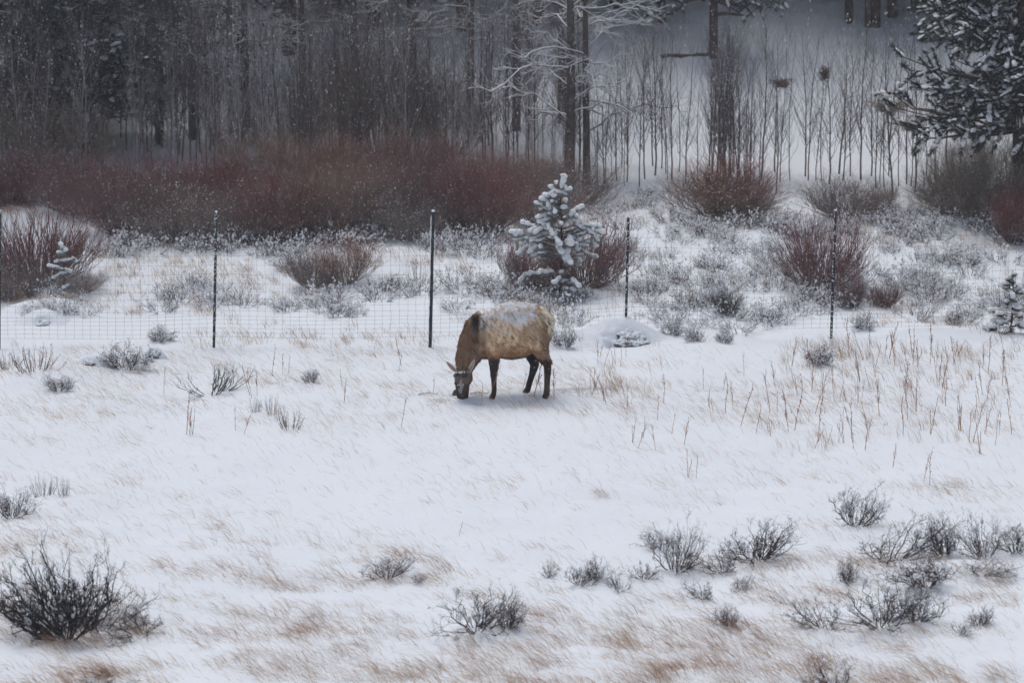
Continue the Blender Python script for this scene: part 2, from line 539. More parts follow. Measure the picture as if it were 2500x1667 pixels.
# beyond the fence: upright straw between the shrubs
X, Y = scatter(900, 63.5, 80, lambda x, y: np.clip((vn(x / 2.5, y / 2, 0, 31) - .45) * 4, 0, 1))
tufts(X, Y, 14, .08, .30, .55, .006, mb, azs=1.2)
for (x0, x1, y0, y1, n_) in ((1900, 2480, 850, 960, 90), (1850, 2450, 960, 1100, 60), (1950, 2150, 840, 880, 30), (1400, 1600, 900, 1000, 14), (1450, 1900, 490, 560, 60), (880, 1180, 620, 660, 30), (2150, 2300, 480, 520, 20)):
    G = np.array([ground(x0 + (x1 - x0) * rng.random(), y0 + (y1 - y0) * rng.random())[0] for _ in range(n_)])
    tufts(G[:, 0], G[:, 1], 12, .06, .38, .4, .0048, mb, azs=.8)
gr = obj('dry_grass', mb.mesh('dry_grass', [M_GRASS], smooth=False))
tag(gr, 'dry straw coloured grass blades bent over in the meadow snow', 'grass', kind='stuff')

# a few noted tussocks are things of their own
def tussock(px, py, n, L, tilt, label, rad=.07, w_=.006, azs=.35):
    g, t = ground(px, py)
    n = int(n * .55); rad *= 1.8; L *= 1.15; w_ *= .8
    m = MB(); X = g[0] + rng.normal(0, rad, n); Y = g[1] + rng.normal(0, rad, n)
    blades(m, X, Y, L * (.4 + .6 * rng.random(n)), tilt, w_, azs=azs)
    for k in range(len(m.v)): m.v[k] = m.v[k] - g.astype(np.float32)
    o = obj('grass_tussock', m.mesh('tussock', [M_GRASS], smooth=False)); o.location = g
    tag(o, label, 'grass tussock')
tussock(285, 1650, 220, .62, 1.05, 'thick tan grass tussock blown flat at the bottom left edge', .06, .007, .22)
tussock(1515, 950, 160, .34, .45, 'pale straw tuft standing in the snow right of the elk', .09, .006, 1.6)
tussock(2230, 1580, 150, .45, 1.1, 'brown grass tussock below the large right foreground sagebrush', .10)
tussock(900, 1575, 130, .4, 1.1, 'brown grass tussock left of the lower centre sagebrush', .10)
tussock(1380, 1625, 150, .4, 1.1, 'tan grass tussock near the bottom edge, lower centre', .12)
tussock(540, 1290, 120, .35, 1.0, 'tan grass tuft in open snow of the left meadow', .10)
tussock(1480, 1210, 90, .30, .8, 'small straw tuft alone in open snow below the elk', .05)
tussock(2340, 1190, 140, .40, 1.0, 'golden grass tuft at the right edge above the sagebrush', .12)
tussock(2060, 875, 130, .40, .8, 'tan grass tuft in the snow right of the fifth fence post', .14)
tussock(1290, 985, 60, .3, .6, 'short straw tuft just behind the hind feet of the elk', .06, .005, 1.2)

tussock(1110, 972, 60, .2, .9, 'scraped brown grass left of the elk muzzle', .08, .005, .9)
tussock(1165, 975, 70, .2, .9, 'scraped brown grass right of the elk muzzle', .08, .005, .9)
tussock(1060, 990, 50, .22, .9, 'thin grass tuft in the disturbed snow before the elk', .08, .005, .9)
# ------------------------------------------------------------------ shrubs
def shrub_proto(name, n, h, spread, r0, bark, twigs=(10, 5), tl=(.35, .18), snow=(.0, .0), base=.12, lean=(0, 0), jit=.025, K=6, out=.6, up=.35, sides=3, hvar=.35, child='snow_load', tips=0):
    m = MB(); P, Rr = stems(n, h, spread, r0, K, base, lean, jit=jit, hvar=hvar)
    tubes(m, P, Rr, sides)
    Q, R2 = sprout(P, Rr, twigs[0], .3, 1, tl[0] * h, out, up, 3, .6)
    tubes(m, Q, R2, 3)
    Q2 = None
    if twigs[1]:
        Q2, R3 = sprout(Q, R2, twigs[1], .3, 1, tl[1] * h, out, up, 2, .7)
        tubes(m, Q2, R3, 3)
    if tips:
        Q4, R4 = sprout(Q, R2, tips, .75, 1, .07 * h, 1.3, .2, 2, .9); tubes(m, Q4, R4, 3); blobs(m, Q4[:, -1], np.full(len(Q4), .0055), (np.array([[1, 0, 0], [-1, 0, 0], [0, 1, 0], [0, -1, 0], [0, 0, 1], [0, 0, -1]], float), np.array([[0, 2, 4], [2, 1, 4], [1, 3, 4], [3, 0, 4], [2, 0, 5], [1, 2, 5], [3, 1, 5], [0, 3, 5]])), .3)
    o = obj(name, m.mesh(name, [bark])); o['recolour'] = 1
    if snow[0] > 0:
        s = MB(); snow_on(s, Q, R2, snow[0], snow[1])
        snow_on(s, P, Rr, snow[0] * 2.5, snow[1] * 1.3, tmin=.15)
        if Q2 is not None: snow_on(s, Q2, R3, snow[0] * .35, snow[1] * .8, tmin=.5)
        if tips: nb_ = 14; snow_on(s, P, Rr, 9. / len(P), .035, tmpl=ICO2, tmin=.08, lift=.2)
        obj(child, s.mesh(child, [M_SNOW]), o)
    PROTOS.append(o)
    return o

# willows: about 2.2 m tall, 2.4 m wide
WIL = [shrub_proto('willow_shrub', 200, 2.2, 1.05, .010, M_RED, (10, 3), (.30, .14), (.02, .008), .3, jit=.05, hvar=.5) for _ in range(3)]
WILS = [shrub_proto('willow_shrub', 170, 2.2, 1.1, .010, M_BROWN, (8, 3), (.28, .14), (.12, .011), .3, jit=.045, hvar=.5) for _ in range(2)]
WRED = [shrub_proto('willow_shrub', 240, 1.75, .95, .0085, M_RED, (7, 2), (.22, .10), (.04, .010), .22, up=.6, out=.45, jit=.035, hvar=.5) for _ in range(2)]
SAGE = [shrub_proto('sagebrush', 34, .55, .40, .0085, M_SAGE, (9, 4), (.30, .16), (.45, .014), .06, jit=.07, hvar=.5, tips=2, K=5, out=1.0, up=.3) for _ in range(4)]
SAGEN = [shrub_proto('sagebrush', (24, 30, 20, 34)[q], .8, .66, .012, M_SAGE, (8, 4), (.26, .13), (.14, .014), .10, lean=((-.3, .12, -.45, -.15)[q], 0), jit=.055, K=6, out=1.15, up=.22, hvar=.6, tips=3) for q in range(4)]
LOW = [shrub_proto('snowy_shrub', 20, .42, .42, .0065, M_LOW, (7, 3), (.32, .2), (.26, .017), .14, jit=.08, K=4, out=1.1, up=.2) for _ in range(4)]
REDST = [shrub_proto('red_stem_shrub', 32, .5, .30, .007, M_REDWEED, (3, 0), (.30, .2), (.1, .012), .22, jit=.03, K=4, out=.45, up=.6) for _ in range(2)]
BRUSH = shrub_proto('bare_shrub', 22, .62, .62, .009, M_SAGEDARK, (6, 3), (.26, .14), (.15, .012), .10, jit=.05, K=5, out=.7, up=.3)
BIGS = shrub_proto('dark_shrub', 58, 1.15, 1.15, .019, M_SAGEDARK, (10, 5), (.22, .11), (.06, .018), .16, lean=(-.22, 0), jit=.055, K=7, out=.9, up=.3, sides=4, hvar=.55, tips=3)
ALD = [shrub_proto('alder_shrub', 75, 4.2, 1.3, .013, M_OLIVE, (14, 5), (.20, .10), (.05, .02), .45, jit=.03) for _ in range(2)]

def place(proto, px, py, wpx, hpx, w0, h0, label, cat, group=None, mats=None, rz=None, sink=0., name=None):
    g, t = ground(px, py)
    sx = wpx * mpp(t) / w0; sz = hpx * mpp(t) / h0
    o = inst(proto, (g[0], g[1], g[2] - sink), sx, sz, rng.random() * 6.283 if rz is None else rz, label, cat, group, mats, name)
    if wpx < 240: o.scale = (sx * (.85 + .35 * rng.random()), sx * (.85 + .35 * rng.random()), sz); o.rotation_euler[0] = rng.normal(0, .1); o.rotation_euler[1] = rng.normal(0, .12)
    return o

# --- willow thicket behind the fence: px, base y, width, height, colour
T = 'willow shrubs crowded in the thicket behind the fence'
LAB = {'r': 'burgundy willow shrub crowded into the thicket behind the fence', 'o': 'rust brown willow shrub crowded into the thicket behind the fence',
       'b': 'grey brown willow shrub dusted with snow in the thicket behind the fence'}
MM = {'r': M_RED, 'o': M_RUST, 'b': M_BROWN}
thick = [(40, 470, 260, 130, 'b'), (20, 500, 230, 130, 'r'), (110, 480, 230, 150, 'r'), (200, 520, 260, 150, 'r'), (330, 480, 260, 100, 'r'), (470, 500, 260, 130, 'r'), (620, 490, 280, 150, 'o'), (760, 480, 280, 150, 'o'),
         (880, 470, 260, 130, 'r'), (1010, 470, 280, 150, 'o'), (1150, 480, 280, 160, 'r'), (1290, 470, 260, 140, 'o'),
         (300, 570, 260, 150, 'r'), (420, 585, 260, 150, 'b'), (560, 585, 280, 150, 'b'), (690, 590, 280, 170, 'r'), (640, 560, 280, 170, 'r'),
         (820, 575, 300, 170, 'o'), (950, 570, 280, 170, 'b'), (1080, 560, 280, 160, 'r'), (1180, 570, 260, 170, 'r'), (1320, 545, 240, 150, 'b'),
         (520, 540, 260, 150, 'r'), (380, 540, 240, 140, 'b'), (900, 530, 260, 150, 'o'), (1230, 520, 260, 150, 'o'), (1400, 500, 220, 110, 'b'), (1010, 590, 200, 110, 'b')]
def thick_label(px, py, c):
    row = lambda y: 'back' if y < 500 else 'middle' if y < 560 else 'front'
    k = sorted(q[0] for q in thick if q[4] == c and row(q[1]) == row(py)).index(px)
    return '%s %s willow from the left in the %s row of the thicket' % (ORD[k], {'r': 'burgundy', 'o': 'rust brown', 'b': 'snow dusted grey'}[c], row(py))
for i, (px, py, wd, hh, c) in enumerate(thick):
    p = WIL[i % 3] if c != 'b' else WILS[i % 2]
    place(p, px, py, wd, hh * (.72 + .5 * rng.random()), 2.4, 2.15, thick_label(px, py, c), 'shrub', T, MM[c])

place(WRED[0], 95, 690, 330, 215, 2.0, 1.75, 'large deep burgundy willow shrub at the left edge by the small snowy pine', 'shrub', mats=M_DEEP)
place(WRED[1], 40, 730, 200, 120, 2.0, 1.75, 'snowy brown willow shrub at the foot of the first fence post', 'shrub', mats=M_BROWN)
place(WRED[1], 1430, 700, 270, 205, 2.0, 1.75, 'purplish red willow shrub right behind the large snowy pine sapling', 'shrub', mats=M_DEEP)
place(WRED[0], 1285, 705, 200, 150, 2.0, 1.75, 'purplish willow shrub left behind the large snowy pine sapling', 'shrub', mats=M_DEEP)
place(WRED[0], 2005, 700, 235, 200, 2.0, 1.75, 'round dark red willow shrub behind the fifth fence post', 'shrub', mats=M_DEEP)
place(WRED[1], 2085, 745, 110, 90, 2.0, 1.75, 'small sparse red shrub right of the round dark red willow', 'shrub', mats=M_RED)
place(WRED[1], 2165, 750, 90, 75, 2.0, 1.75, 'small low reddish shrub in the snowy brush at right', 'shrub', mats=M_REDWEED)
place(WILS[0], 1760, 530, 300, 150, 2.4, 2.15, 'wide reddish grey willow shrub below the aspen clump', 'shrub', mats=M_RUST)
place(WIL[1], 1790, 525, 200, 150, 2.4, 2.15, 'red tipped willow shrub inside the wide grey willow below the aspens', 'shrub', mats=M_RED)
place(WILS[1], 2060, 530, 200, 120, 2.4, 2.15, 'brown grey willow shrub behind the round dark red one', 'shrub', mats=M_BROWN)
place(WILS[0], 2150, 520, 110, 80, 2.4, 2.15, 'small faded willow shrub among the right aspens', 'shrub', mats=M_BROWN)
place(WILS[1], 845, 690, 190, 130, 2.4, 2.15, 'rust topped willow shrub left of the third fence post', 'shrub', mats=M_RUST)
place(WRED[1], 760, 700, 150, 100, 2.0, 1.75, 'grey brown shrub spreading left of the rust topped willow', 'shrub', mats=M_BROWN)
place(WILS[0], 200, 715, 150, 60, 2.4, 2.15, 'low snow dusted brush at the foot of the burgundy willow', 'shrub', mats=M_BROWN)
place(WIL[0], 2430, 540, 320, 170, 2.4, 2.15, 'dark brown willow shrub under the big pine at the right edge', 'shrub', mats=M_OLIVE)
place(WIL[1], 2475, 590, 160, 150, 2.4, 2.15, 'nearly black red willow shrub at the far right edge', 'shrub', mats=M_DEEP)
place(WIL[2], 2330, 520, 220, 150, 2.4, 2.15, 'olive brown willow shrub left of the big pine', 'shrub', mats=M_OLIVE)
place(REDST[0], 1020, 690, 60, 70, .9, .5, 'short reddish shrub just left of the third fence post', 'shrub')
place(REDST[1], 1672, 740, 70, 75, .9, .5, 'short dark red shrub in the snowy brush right of the fourth fence post', 'shrub')
place(WRED[0], 1770, 765, 100, 70, 2.0, 1.75, 'dark low shrub between the fourth and fifth fence posts', 'shrub', mats=M_SAGE)

# --- grey snow dusted brush against the thicket foot and all over the rough ground
n = 0
def brush_density(px, py):
    d = .25
    if px > 1560 and py > 545: d = .9
    if 700 < px < 1560 and py > 690: d = .85
    if 300 < px < 1200 and py < 625: d = .8
    if px < 700 and py > 690: d = .5
    if py > 800: d *= .35
    if 260 < px < 700 and 620 < py < 700: d = .06
    if 950 < px < 1180 and 610 < py < 690: d = .08
    if 2080 < px < 2240 and 610 < py < 660: d = .1
    return d
while n < 285:
    py = 560 + 255 * rng.random(); px = rng.random() * 2540 - 20
    if px > 1600 and rng.random() < .4: py = 540 + 40 * rng.random() if rng.random() < .3 else py
    if 1110 < px < 1350 and py > 790: continue
    if px < 1100 and py > 775: continue
    if rng.random() > brush_density(px, py): continue
    s = .7 + .7 * rng.random()
    place(LOW[n % 4], px, py, 92 * s, 46 * s, .95, .45, 'small grey shrub with snow, ' + ('far ' if py < 690 else 'near ') + 'past the fence, ' + span(px), 'shrub', 'snowy shrubs on the rough ground past the fence', sink=.02)
    n += 1

for i in range(48):
    px = 270 + 19.5 * i + rng.normal(0, 9); py = 584 + 44 * rng.random() ** 1.5 + 14 * math.sin(px / 90.); wd = 80 + 40 * rng.random()
    place(LOW[i % 4], px, py, wd, 50 + 18 * rng.random(), .95, .45, 'low frosted shrub at the thicket foot, ' + span(px), 'shrub', 'frosted shrubs along the foot of the thicket')
for i in range(60):
    px = 1445 + 860 * rng.random(); py = (475 if px < 1640 else 515) + 60 * rng.random(); wd = 70 + 40 * rng.random()
    place(LOW[i % 4], px, py, wd, 26 + 22 * rng.random(), .95, .45, 'low frosted shrub before the aspens, ' + span(px), 'shrub', 'frosted shrubs before the aspens')
# --- sagebrush in the meadow, each noted from the photograph
S0 = (1.25, .85)
near = [
 (SAGEN[1], 25, 1262, 100, 85, 'grey sagebrush cut by the left edge, above the big dark shrub'),
 (SAGEN[2], 340, 1545, 130, 95, 'low snow filled sagebrush touching the right side of the big dark shrub'),
 (SAGEN[0], 1165, 1535, 190, 130, 'dark sagebrush at lower centre with upright twigs'),
 (SAGEN[3], 1240, 1532, 70, 110, 'thin upright sagebrush beside the dark lower centre one'),
 (SAGEN[1], 945, 1408, 110, 62, 'small sagebrush left above the dark lower centre one'),
 (SAGEN[2], 1025, 1418, 40, 30, 'tiny dark twig shrub right of the small sagebrush'),
 (SAGEN[0], 1345, 1408, 45, 45, 'tiny sagebrush first in the low row left of the tall one'),
 (SAGEN[1], 1415, 1425, 80, 60, 'small sagebrush with red twigs in the low row'),
 (SAGEN[3], 1450, 1412, 60, 60, 'small upright sagebrush in the middle of the low row'),
 (SAGEN[2], 1510, 1440, 70, 55, 'small curved sagebrush lowest in the low row'),
 (SAGEN[0], 1570, 1412, 80, 50, 'small loose sagebrush last in the low row'),
 (SAGEN[1], 1650, 1390, 120, 145, 'tall narrow sagebrush right of centre'),
 (SAGEN[2], 1610, 1330, 90, 60, 'dark sagebrush branch clump on the left flank of the tall one'),
 (SAGEN[3], 1850, 1365, 180, 115, 'wide arching sagebrush right of the tall narrow one'),
 (SAGEN[0], 1760, 1395, 90, 60, 'low sagebrush under the left side of the wide arching one'),
 (SAGEN[1], 2090, 1280, 115, 115, 'topmost sagebrush of the right foreground with a dark hollow base'),
 (SAGEN[2], 2180, 1365, 190, 130, 'broad dense sagebrush in the middle of the right foreground'),
 (SAGEN[3], 2300, 1352, 110, 120, 'sagebrush with one tall twig beside the broad dense one'),
 (SAGEN[0], 2400, 1355, 125, 105, 'bushy sagebrush near the right edge'),
 (SAGEN[1], 2480, 1345, 90, 90, 'sagebrush cut by the right edge of the view'),
 (SAGEN[2], 2395, 1400, 100, 55, 'small low sagebrush under the bushy one near the right edge'),
 (SAGEN[3], 2260, 1425, 170, 90, 'dark snow capped sagebrush under the broad dense one'),
 (SAGEN[0], 2150, 1522, 210, 135, 'lowest big sagebrush of the right foreground with black base'),
 (SAGEN[1], 2235, 1515, 100, 110, 'sagebrush leaning on the right of the lowest big one'),
 (SAGEN[2], 2010, 1530, 130, 90, 'sagebrush left of the lowest big one'),
 (SAGEN[3], 1775, 1525, 80, 62, 'small dark sagebrush at lower right centre'),
 (SAGEN[0], 1712, 1460, 62, 52, 'little dark sagebrush just above the small lower right one'),
 (SAGEN[1], 1810, 1440, 60, 42, 'little flat sagebrush below the wide arching one'),
 (SAGEN[2], 2345, 1545, 60, 48, 'little dark sagebrush right of the lowest big one'),
 (SAGEN[3], 2395, 1525, 60, 60, 'little sagebrush twig clump near the lower right corner'),
 (SAGEN[0], 2035, 1690, 135, 105, 'dark round sagebrush cut by the bottom edge'),
 (SAGEN[1], 260, 1690, 120, 45, 'sagebrush top showing at the bottom edge under the flat tussock'),
 (SAGEN[3], 2070, 1420, 60, 70, 'narrow sagebrush between the wide arching and dark capped ones'),
]
for p, px, py, wd, hh, lab in near:
    place(p, px, py, wd * 1.2, hh * 1.08, S0[0], S0[1], lab, 'sagebrush')
o = place(BIGS, 160, 1548, 330, 235, 2.1, 1.1, 'big dark bare shrub with tall twigs in the lower left corner', 'shrub', rz=0.0)
place(SAGEN[2], 250, 1535, 170, 160, 1.25, .85, 'bushy grey shrub growing from the right half of the big dark shrub', 'shrub')
mid = [
 (REDST[0], 85, 905, 150, 68, .9, .5, 'upright red brown stems before the snow mound at left', None),
 (REDST[1], 20, 900, 70, 60, .9, .5, 'thin brown stems at the left edge beside the red brown ones', None),
 (SAGE[0], 312, 900, 120, 78, .85, .6, 'snow tipped sagebrush between the mound and the second fence post', None),
 (SAGE[1], 145, 952, 70, 50, .85, .6, 'little twig shrub on the front of the left snow mound', None),
 (BRUSH, 512, 962, 190, 95, 1.35, .68, 'spreading dark bare shrub left of the elk', None),
 (REDST[1], 705, 1045, 85, 72, .9, .5, 'small reddish twig clump in open snow left of the elk', None),
 (REDST[0], 665, 1012, 50, 55, .9, .5, 'narrow reddish twig clump just behind the other left of the elk', None),
 (REDST[0], 625, 1005, 45, 40, .9, .5, 'faint grey twig clump at the left end of the reddish ones', M_SAGE),
 (SAGE[2], 392, 832, 75, 48, .85, .6, 'small thin shrub under the fence left of the second post', None),
 (SAGE[3], 2000, 888, 80, 62, .85, .6, 'grey sagebrush at the foot of the fifth fence post', None),
 (SAGE[0], 1378, 845, 78, 75, .85, .6, 'grey snowy sagebrush beside the rump of the elk', None),
 (SAGE[1], 1420, 840, 35, 30, .85, .6, 'little twig shrub between the elk and the snowy boulder', None),
 (SAGE[2], 1645, 818, 60, 50, .85, .6, 'small round sagebrush right of the snowy boulder', None),
 (SAGE[3], 1690, 832, 62, 45, .85, .6, 'dark little sagebrush behind the weeds right of the boulder', None),
 (SAGE[0], 1770, 835, 50, 38, .85, .6, 'tiny sagebrush midway between boulder and fifth post', None),
 (SAGE[1], 760, 932, 40, 42, .85, .6, 'tiny bare twig clump left below the third fence post', None),
 (REDST[1], 105, 1210, 60, 70, .9, .5, 'dry upright twigs on the mound at the left edge', M_SAGE),
 (REDST[0], 155, 1210, 45, 55, .9, .5, 'dry forked twigs right of those on the left edge mound', M_SAGE),
 (SAGE[2], 2110, 800, 80, 50, .85, .6, 'snowy sagebrush under the fence right of the fifth post', None),
 (SAGE[3], 2335, 790, 60, 40, .85, .6, 'dark snowy sagebrush left of the small right pine', None),
]
for p, px, py, wd, hh, w0, h0, lab, mm in mid:
    place(p, px, py, wd, hh, w0, h0, lab, 'shrub', mats=mm)

# ------------------------------------------------------------------ dry weeds
def weed_proto(kind):
    m = MB(); h = .55
    K = 6; t = np.linspace(0, 1, K)
    n = 1 if kind < 4 else 2
    Ps = []
    for k in range(n):
        a = rng.random() * 6.28; l = .07 * rng.random() + (.04 if n > 1 else 0)
        P = np.stack([np.cos(a) * l * t, np.sin(a) * l * t, h * (1 - .3 * rng.random() * (k > 0)) * t - .04], -1) + rng.normal(0, .011, (K, 3)) * t[:, None]
        Ps.append(P)
    P = np.array(Ps); Rr = np.full((n, K), .0058) * (1 - .5 * t)[None]
    tubes(m, P, Rr, 4)
    Q, R2 = sprout(P, Rr, (5, 9, 14, 7)[kind % 4], .35, 1, (.18, .05, .10, .07)[kind % 4], .55, .5, 3, .8)
    tubes(m, Q, R2, 3)
    if kind in (1, 2, 3):
        blobs(m, Q[:, -1], np.full(len(Q), .0075), ICO1, .3)
    o = obj('dry_weed', m.mesh('dry_weed', [M_WEED], smooth=True)); PROTOS.append(o); return o
WEED = [weed_proto(k) for k in range(6)]
wl = []
def wset(pts, lab):
    for p in pts: wl.append(p + (lab,))
wset([(1990, 1010, 95), (1940, 1050, 110), (1925, 1055, 80), (2035, 960, 60), (2100, 930, 75), (2095, 985, 60), (1880, 1005, 80), (2205, 1055, 85), (2210, 980, 90), (2235, 1005, 70),
      (2300, 945, 70), (2345, 1050, 80), (2375, 1080, 90), (2380, 1030, 60), (2160, 880, 55), (2140, 890, 45), (2215, 885, 50), (2240, 895, 60), (2185, 895, 70), (2270, 890, 60),
      (2330, 885, 55), (2345, 890, 50), (2400, 900, 60), (2450, 905, 45), (2300, 985, 40), (2390, 980, 55), (2440, 1060, 50), (2470, 1060, 75), (2120, 1060, 45), (2060, 1080, 60)],
     'thin reddish dry weed stalk in the stand of weeds at right')
wset([(1717, 950, 45), (1590, 920, 35), (1460, 890, 50), (1475, 895, 55), (1495, 900, 30), (1503, 890, 45), (1515, 895, 48), (1770, 1010, 80), (1790, 1000, 60), (1808, 1040, 90),
      (1670, 1085, 60), (1545, 1080, 55), (1640, 1060, 45), (1570, 1070, 45), (1530, 1010, 40), (1450, 960, 55), (1480, 985, 60), (1620, 985, 35)],
     'slender dry weed stalk in the snow between the elk and the right weeds')
wset([(610, 965, 70), (615, 972, 60), (628, 965, 55), (455, 1060, 85), (463, 1062, 70), (470, 1060, 60), (400, 965, 60), (665, 915, 60), (690, 915, 45), (705, 910, 40), (840, 980, 50), (835, 945, 40),
      (980, 1040, 60), (975, 905, 40), (980, 895, 60), (575, 1050, 55), (595, 1060, 50)],
     'slender dry weed stalk in the open snow left of the elk')
wset([(1680, 1165, 60), (1700, 1168, 55), (2270, 1185, 75), (2255, 1175, 60), (1120, 1310, 35), (2180, 1140, 50)],
     'isolated dry flower stalk in the foreground snow')
wset([(1900 + 570 * rng.random(), 870 + 240 * rng.random() ** 1.3, 35 + 50 * rng.random()) for _ in range(60)], 'thin reddish dry weed stalk in the stand of weeds at right')
wset([(1400 + 500 * rng.random(), 870 + 240 * rng.random(), 25 + 40 * rng.random()) for _ in range(22)], 'slender dry weed stalk in the snow between the elk and the right weeds')
for i, (px, py, hp, lab) in enumerate(wl):
    g, t = ground(px, py); s = 1.15 * hp * mpp(t) / .52
    inst(WEED[i % 6], g, .8 * s + .1, s, rng.random() * 6.28, lab, 'dry weed', 'dry weed stalks standing in the meadow snow', tilt=(rng.normal(0, .1), rng.normal(-.05, .13)))
# weeds around the elk's feet
for px, py, hp, k, lab in [(1195, 975, 85, 0, 'bare forked weed stalk before the front leg of the elk'), (1177, 982, 50, 1, 'short leaning weed stalk right of the elk muzzle'),
                           (1303, 968, 95, 2, 'tall weed stalk before the far hind leg of the elk'), (1322, 965, 50, 1, 'short forked weed between the hind legs of the elk'),
                           (1275, 960, 50, 0, 'leaning forked weed left of the hind legs of the elk'), (1353, 975, 75, 2, 'brown weed stalk just behind the hind legs of the elk'),
                           (1140, 968, 50, 1, 'thin red weed stalk before the elk muzzle'), (1058, 960, 35, 0, 'small upright twig left of the elk muzzle'), (1445, 965, 60, 3, 'branched weed leaning right of the elk')]:
    g, t = ground(px, py); s = hp * mpp(t) / .52
    inst(WEED[k], g, s + .2, s, rng.random() * 6.28, lab, 'dry weed', None, tilt=(0, rng.normal(0, .2)))

# sticks on the snow
for px, py, L, ang, lab in [(1045, 964, .36, .05, 'pale fallen stick on the snow left of the elk muzzle'), (1172, 962, .34, .1, 'pale fallen stick on the snow between muzzle and front leg')]:
    g, t = ground(px, py); m = MB()
    tt = np.linspace(-.5, .5, 6)
    P = np.stack([tt * L, tt * L * ang, .02 * np.cos(tt * 4)], -1)[None] + rng.normal(0, .004, (1, 6, 3))
    tubes(m, P, np.full((1, 6), .009) * (1 - .6 * (tt + .5))[None], 5)
    Q, R2 = sprout(P, np.full((1, 6), .006), 5, .1, .9, .09, .8, .4, 3, .7); tubes(m, Q, R2, 4)
    o = obj('fallen_stick', m.mesh('fallen_stick', [M_WEEDTAN])); o.location = g + np.array([0, 0, .012]); tag(o, lab, 'stick')

# ------------------------------------------------------------------ boulders
def boulder(px, py, rx, ry, rz, label, rock=(.3, -.55, .5), seed=0):
    """a rock almost buried: the drift over it runs out into the ground, stone shows at the front"""
    g, t = ground(px, py); e = empty('snowy_boulder', g)
    v, f = ICO3; import bmesh
    b = bmesh.new(); bmesh.ops.create_icosphere(b, subdivisions=5, radius=1)
    v = np.array([x.co[:] for x in b.verts]); f = np.array([[q.index for q in x.verts] for x in b.faces]); b.free()
    nz = vn(v[:, 0] * 2 + seed, v[:, 1] * 2, v[:, 2] * 2, 40) - .5; nz2 = vn(v[:, 0] * 6 + seed, v[:, 1] * 6, v[:, 2] * 6, 41) - .5
    m = MB(); m.add(v * (1 + .4 * nz + .16 * nz2)[:, None] * [rx * .62, ry * .6, rz * .62] + [rock[0] * rx, rock[1] * ry * .62, 0], f); obj('rock', m.mesh('rock', [M_ROCK]), e)
    nr, na = 34, 72; d = np.linspace(0, 1.7, nr)[:, None]; a = (np.arange(na) * 2 * math.pi / na)[None]
    wob = 1 + .16 * (vn(np.cos(a) * 1.5 + seed, np.sin(a) * 1.5, 0, 43) - .5) * 2
    X = d * np.cos(a) * rx * wob; Y = d * np.sin(a) * ry * wob
    n1 = vn(X * 3 + seed, Y * 3, 0, 44) - .5; n2 = vn(X * 9, Y * 9 + seed, 0, 45) - .5
    Z = rz * (np.exp(-(d ** 3.2) * .9)) * (1 + .25 * n1) + .03 * n1 + .018 * n2
    front = np.exp(-(((X / rx - rock[0]) / rock[2]) ** 2 * 1.2 + ((Y / ry + 1.0) / .42) ** 2)); Z = Z - rz * front * (.75 + 1.2 * n2)
    Z = Z + (height(g[0] + X, g[1] + Y) - g[2]) * np.clip(d - .5, 0, 1) - .03 * np.clip(d - 1.2, 0, 1) * 3
    m = MB(); V = np.stack([X, Y, Z], -1)
    I = np.arange((nr - 1) * na); i2 = (I // na) * na + (I + 1) % na
    m.add(V, np.stack([I, I + na, i2 + na, i2], -1)); obj('snow_cap', m.mesh('snow_cap', [M_SNOWG]), e)
    tag(e, label, 'boulder')
boulder(1500, 828, .66, .62, .36, 'broad boulder under a smooth snow drift behind the elk', (.35, -.6, .75), 3)
boulder(1420, 826, .36, .4, .17, 'low snow buried rock left of the broad boulder', (0, 0, .01), 5)
boulder(105, 785, .40, .4, .2, 'snow covered rock with a dark edge under the fence at left', (.1, -.6, .4), 7)
boulder(225, 884, .25, .2, .12, 'dark little rock peeping from the snow left of the sagebrush', (-.1, -.7, .9), 8)
boulder(375, 866, .20, .2, .15, 'dark snow capped rock right behind the sagebrush by the second post', (.1, -.7, .8), 9)

# ------------------------------------------------------------------ fence
posts = [(-2, 852, 518, 12), (522, 848, 520, 12), (1050, 848, 517, 9), (1527, 825, 531, 5), (2029, 826, 516, 5)]
fe = empty('wire_fence')
pp = []
for i, (px, py, ty, dx) in enumerate(posts):
    g, t = ground(px, py); hgt = (py - ty) * mpp(t) / math.cos(R(12.3)); lean = dx * mpp(t) / hgt
    pp.append((g, hgt, lean))
fe.location = pp[2][0]; org = np.array(pp[2][0])
tag(fe, 'tall wire mesh fence on dark steel posts crossing the snowy meadow', 'fence')
def box(m, x0, x1, y0, y1, z0, z1, mi=0):
    v = [(x, y, z) for z in (z0, z1) for y in (y0, y1) for x in (x0, x1)]
    m.add(v, [(0, 2, 3, 1), (4, 5, 7, 6), (0, 1, 5, 4), (2, 6, 7, 3), (0, 4, 6, 2), (1, 3, 7, 5)], mi)
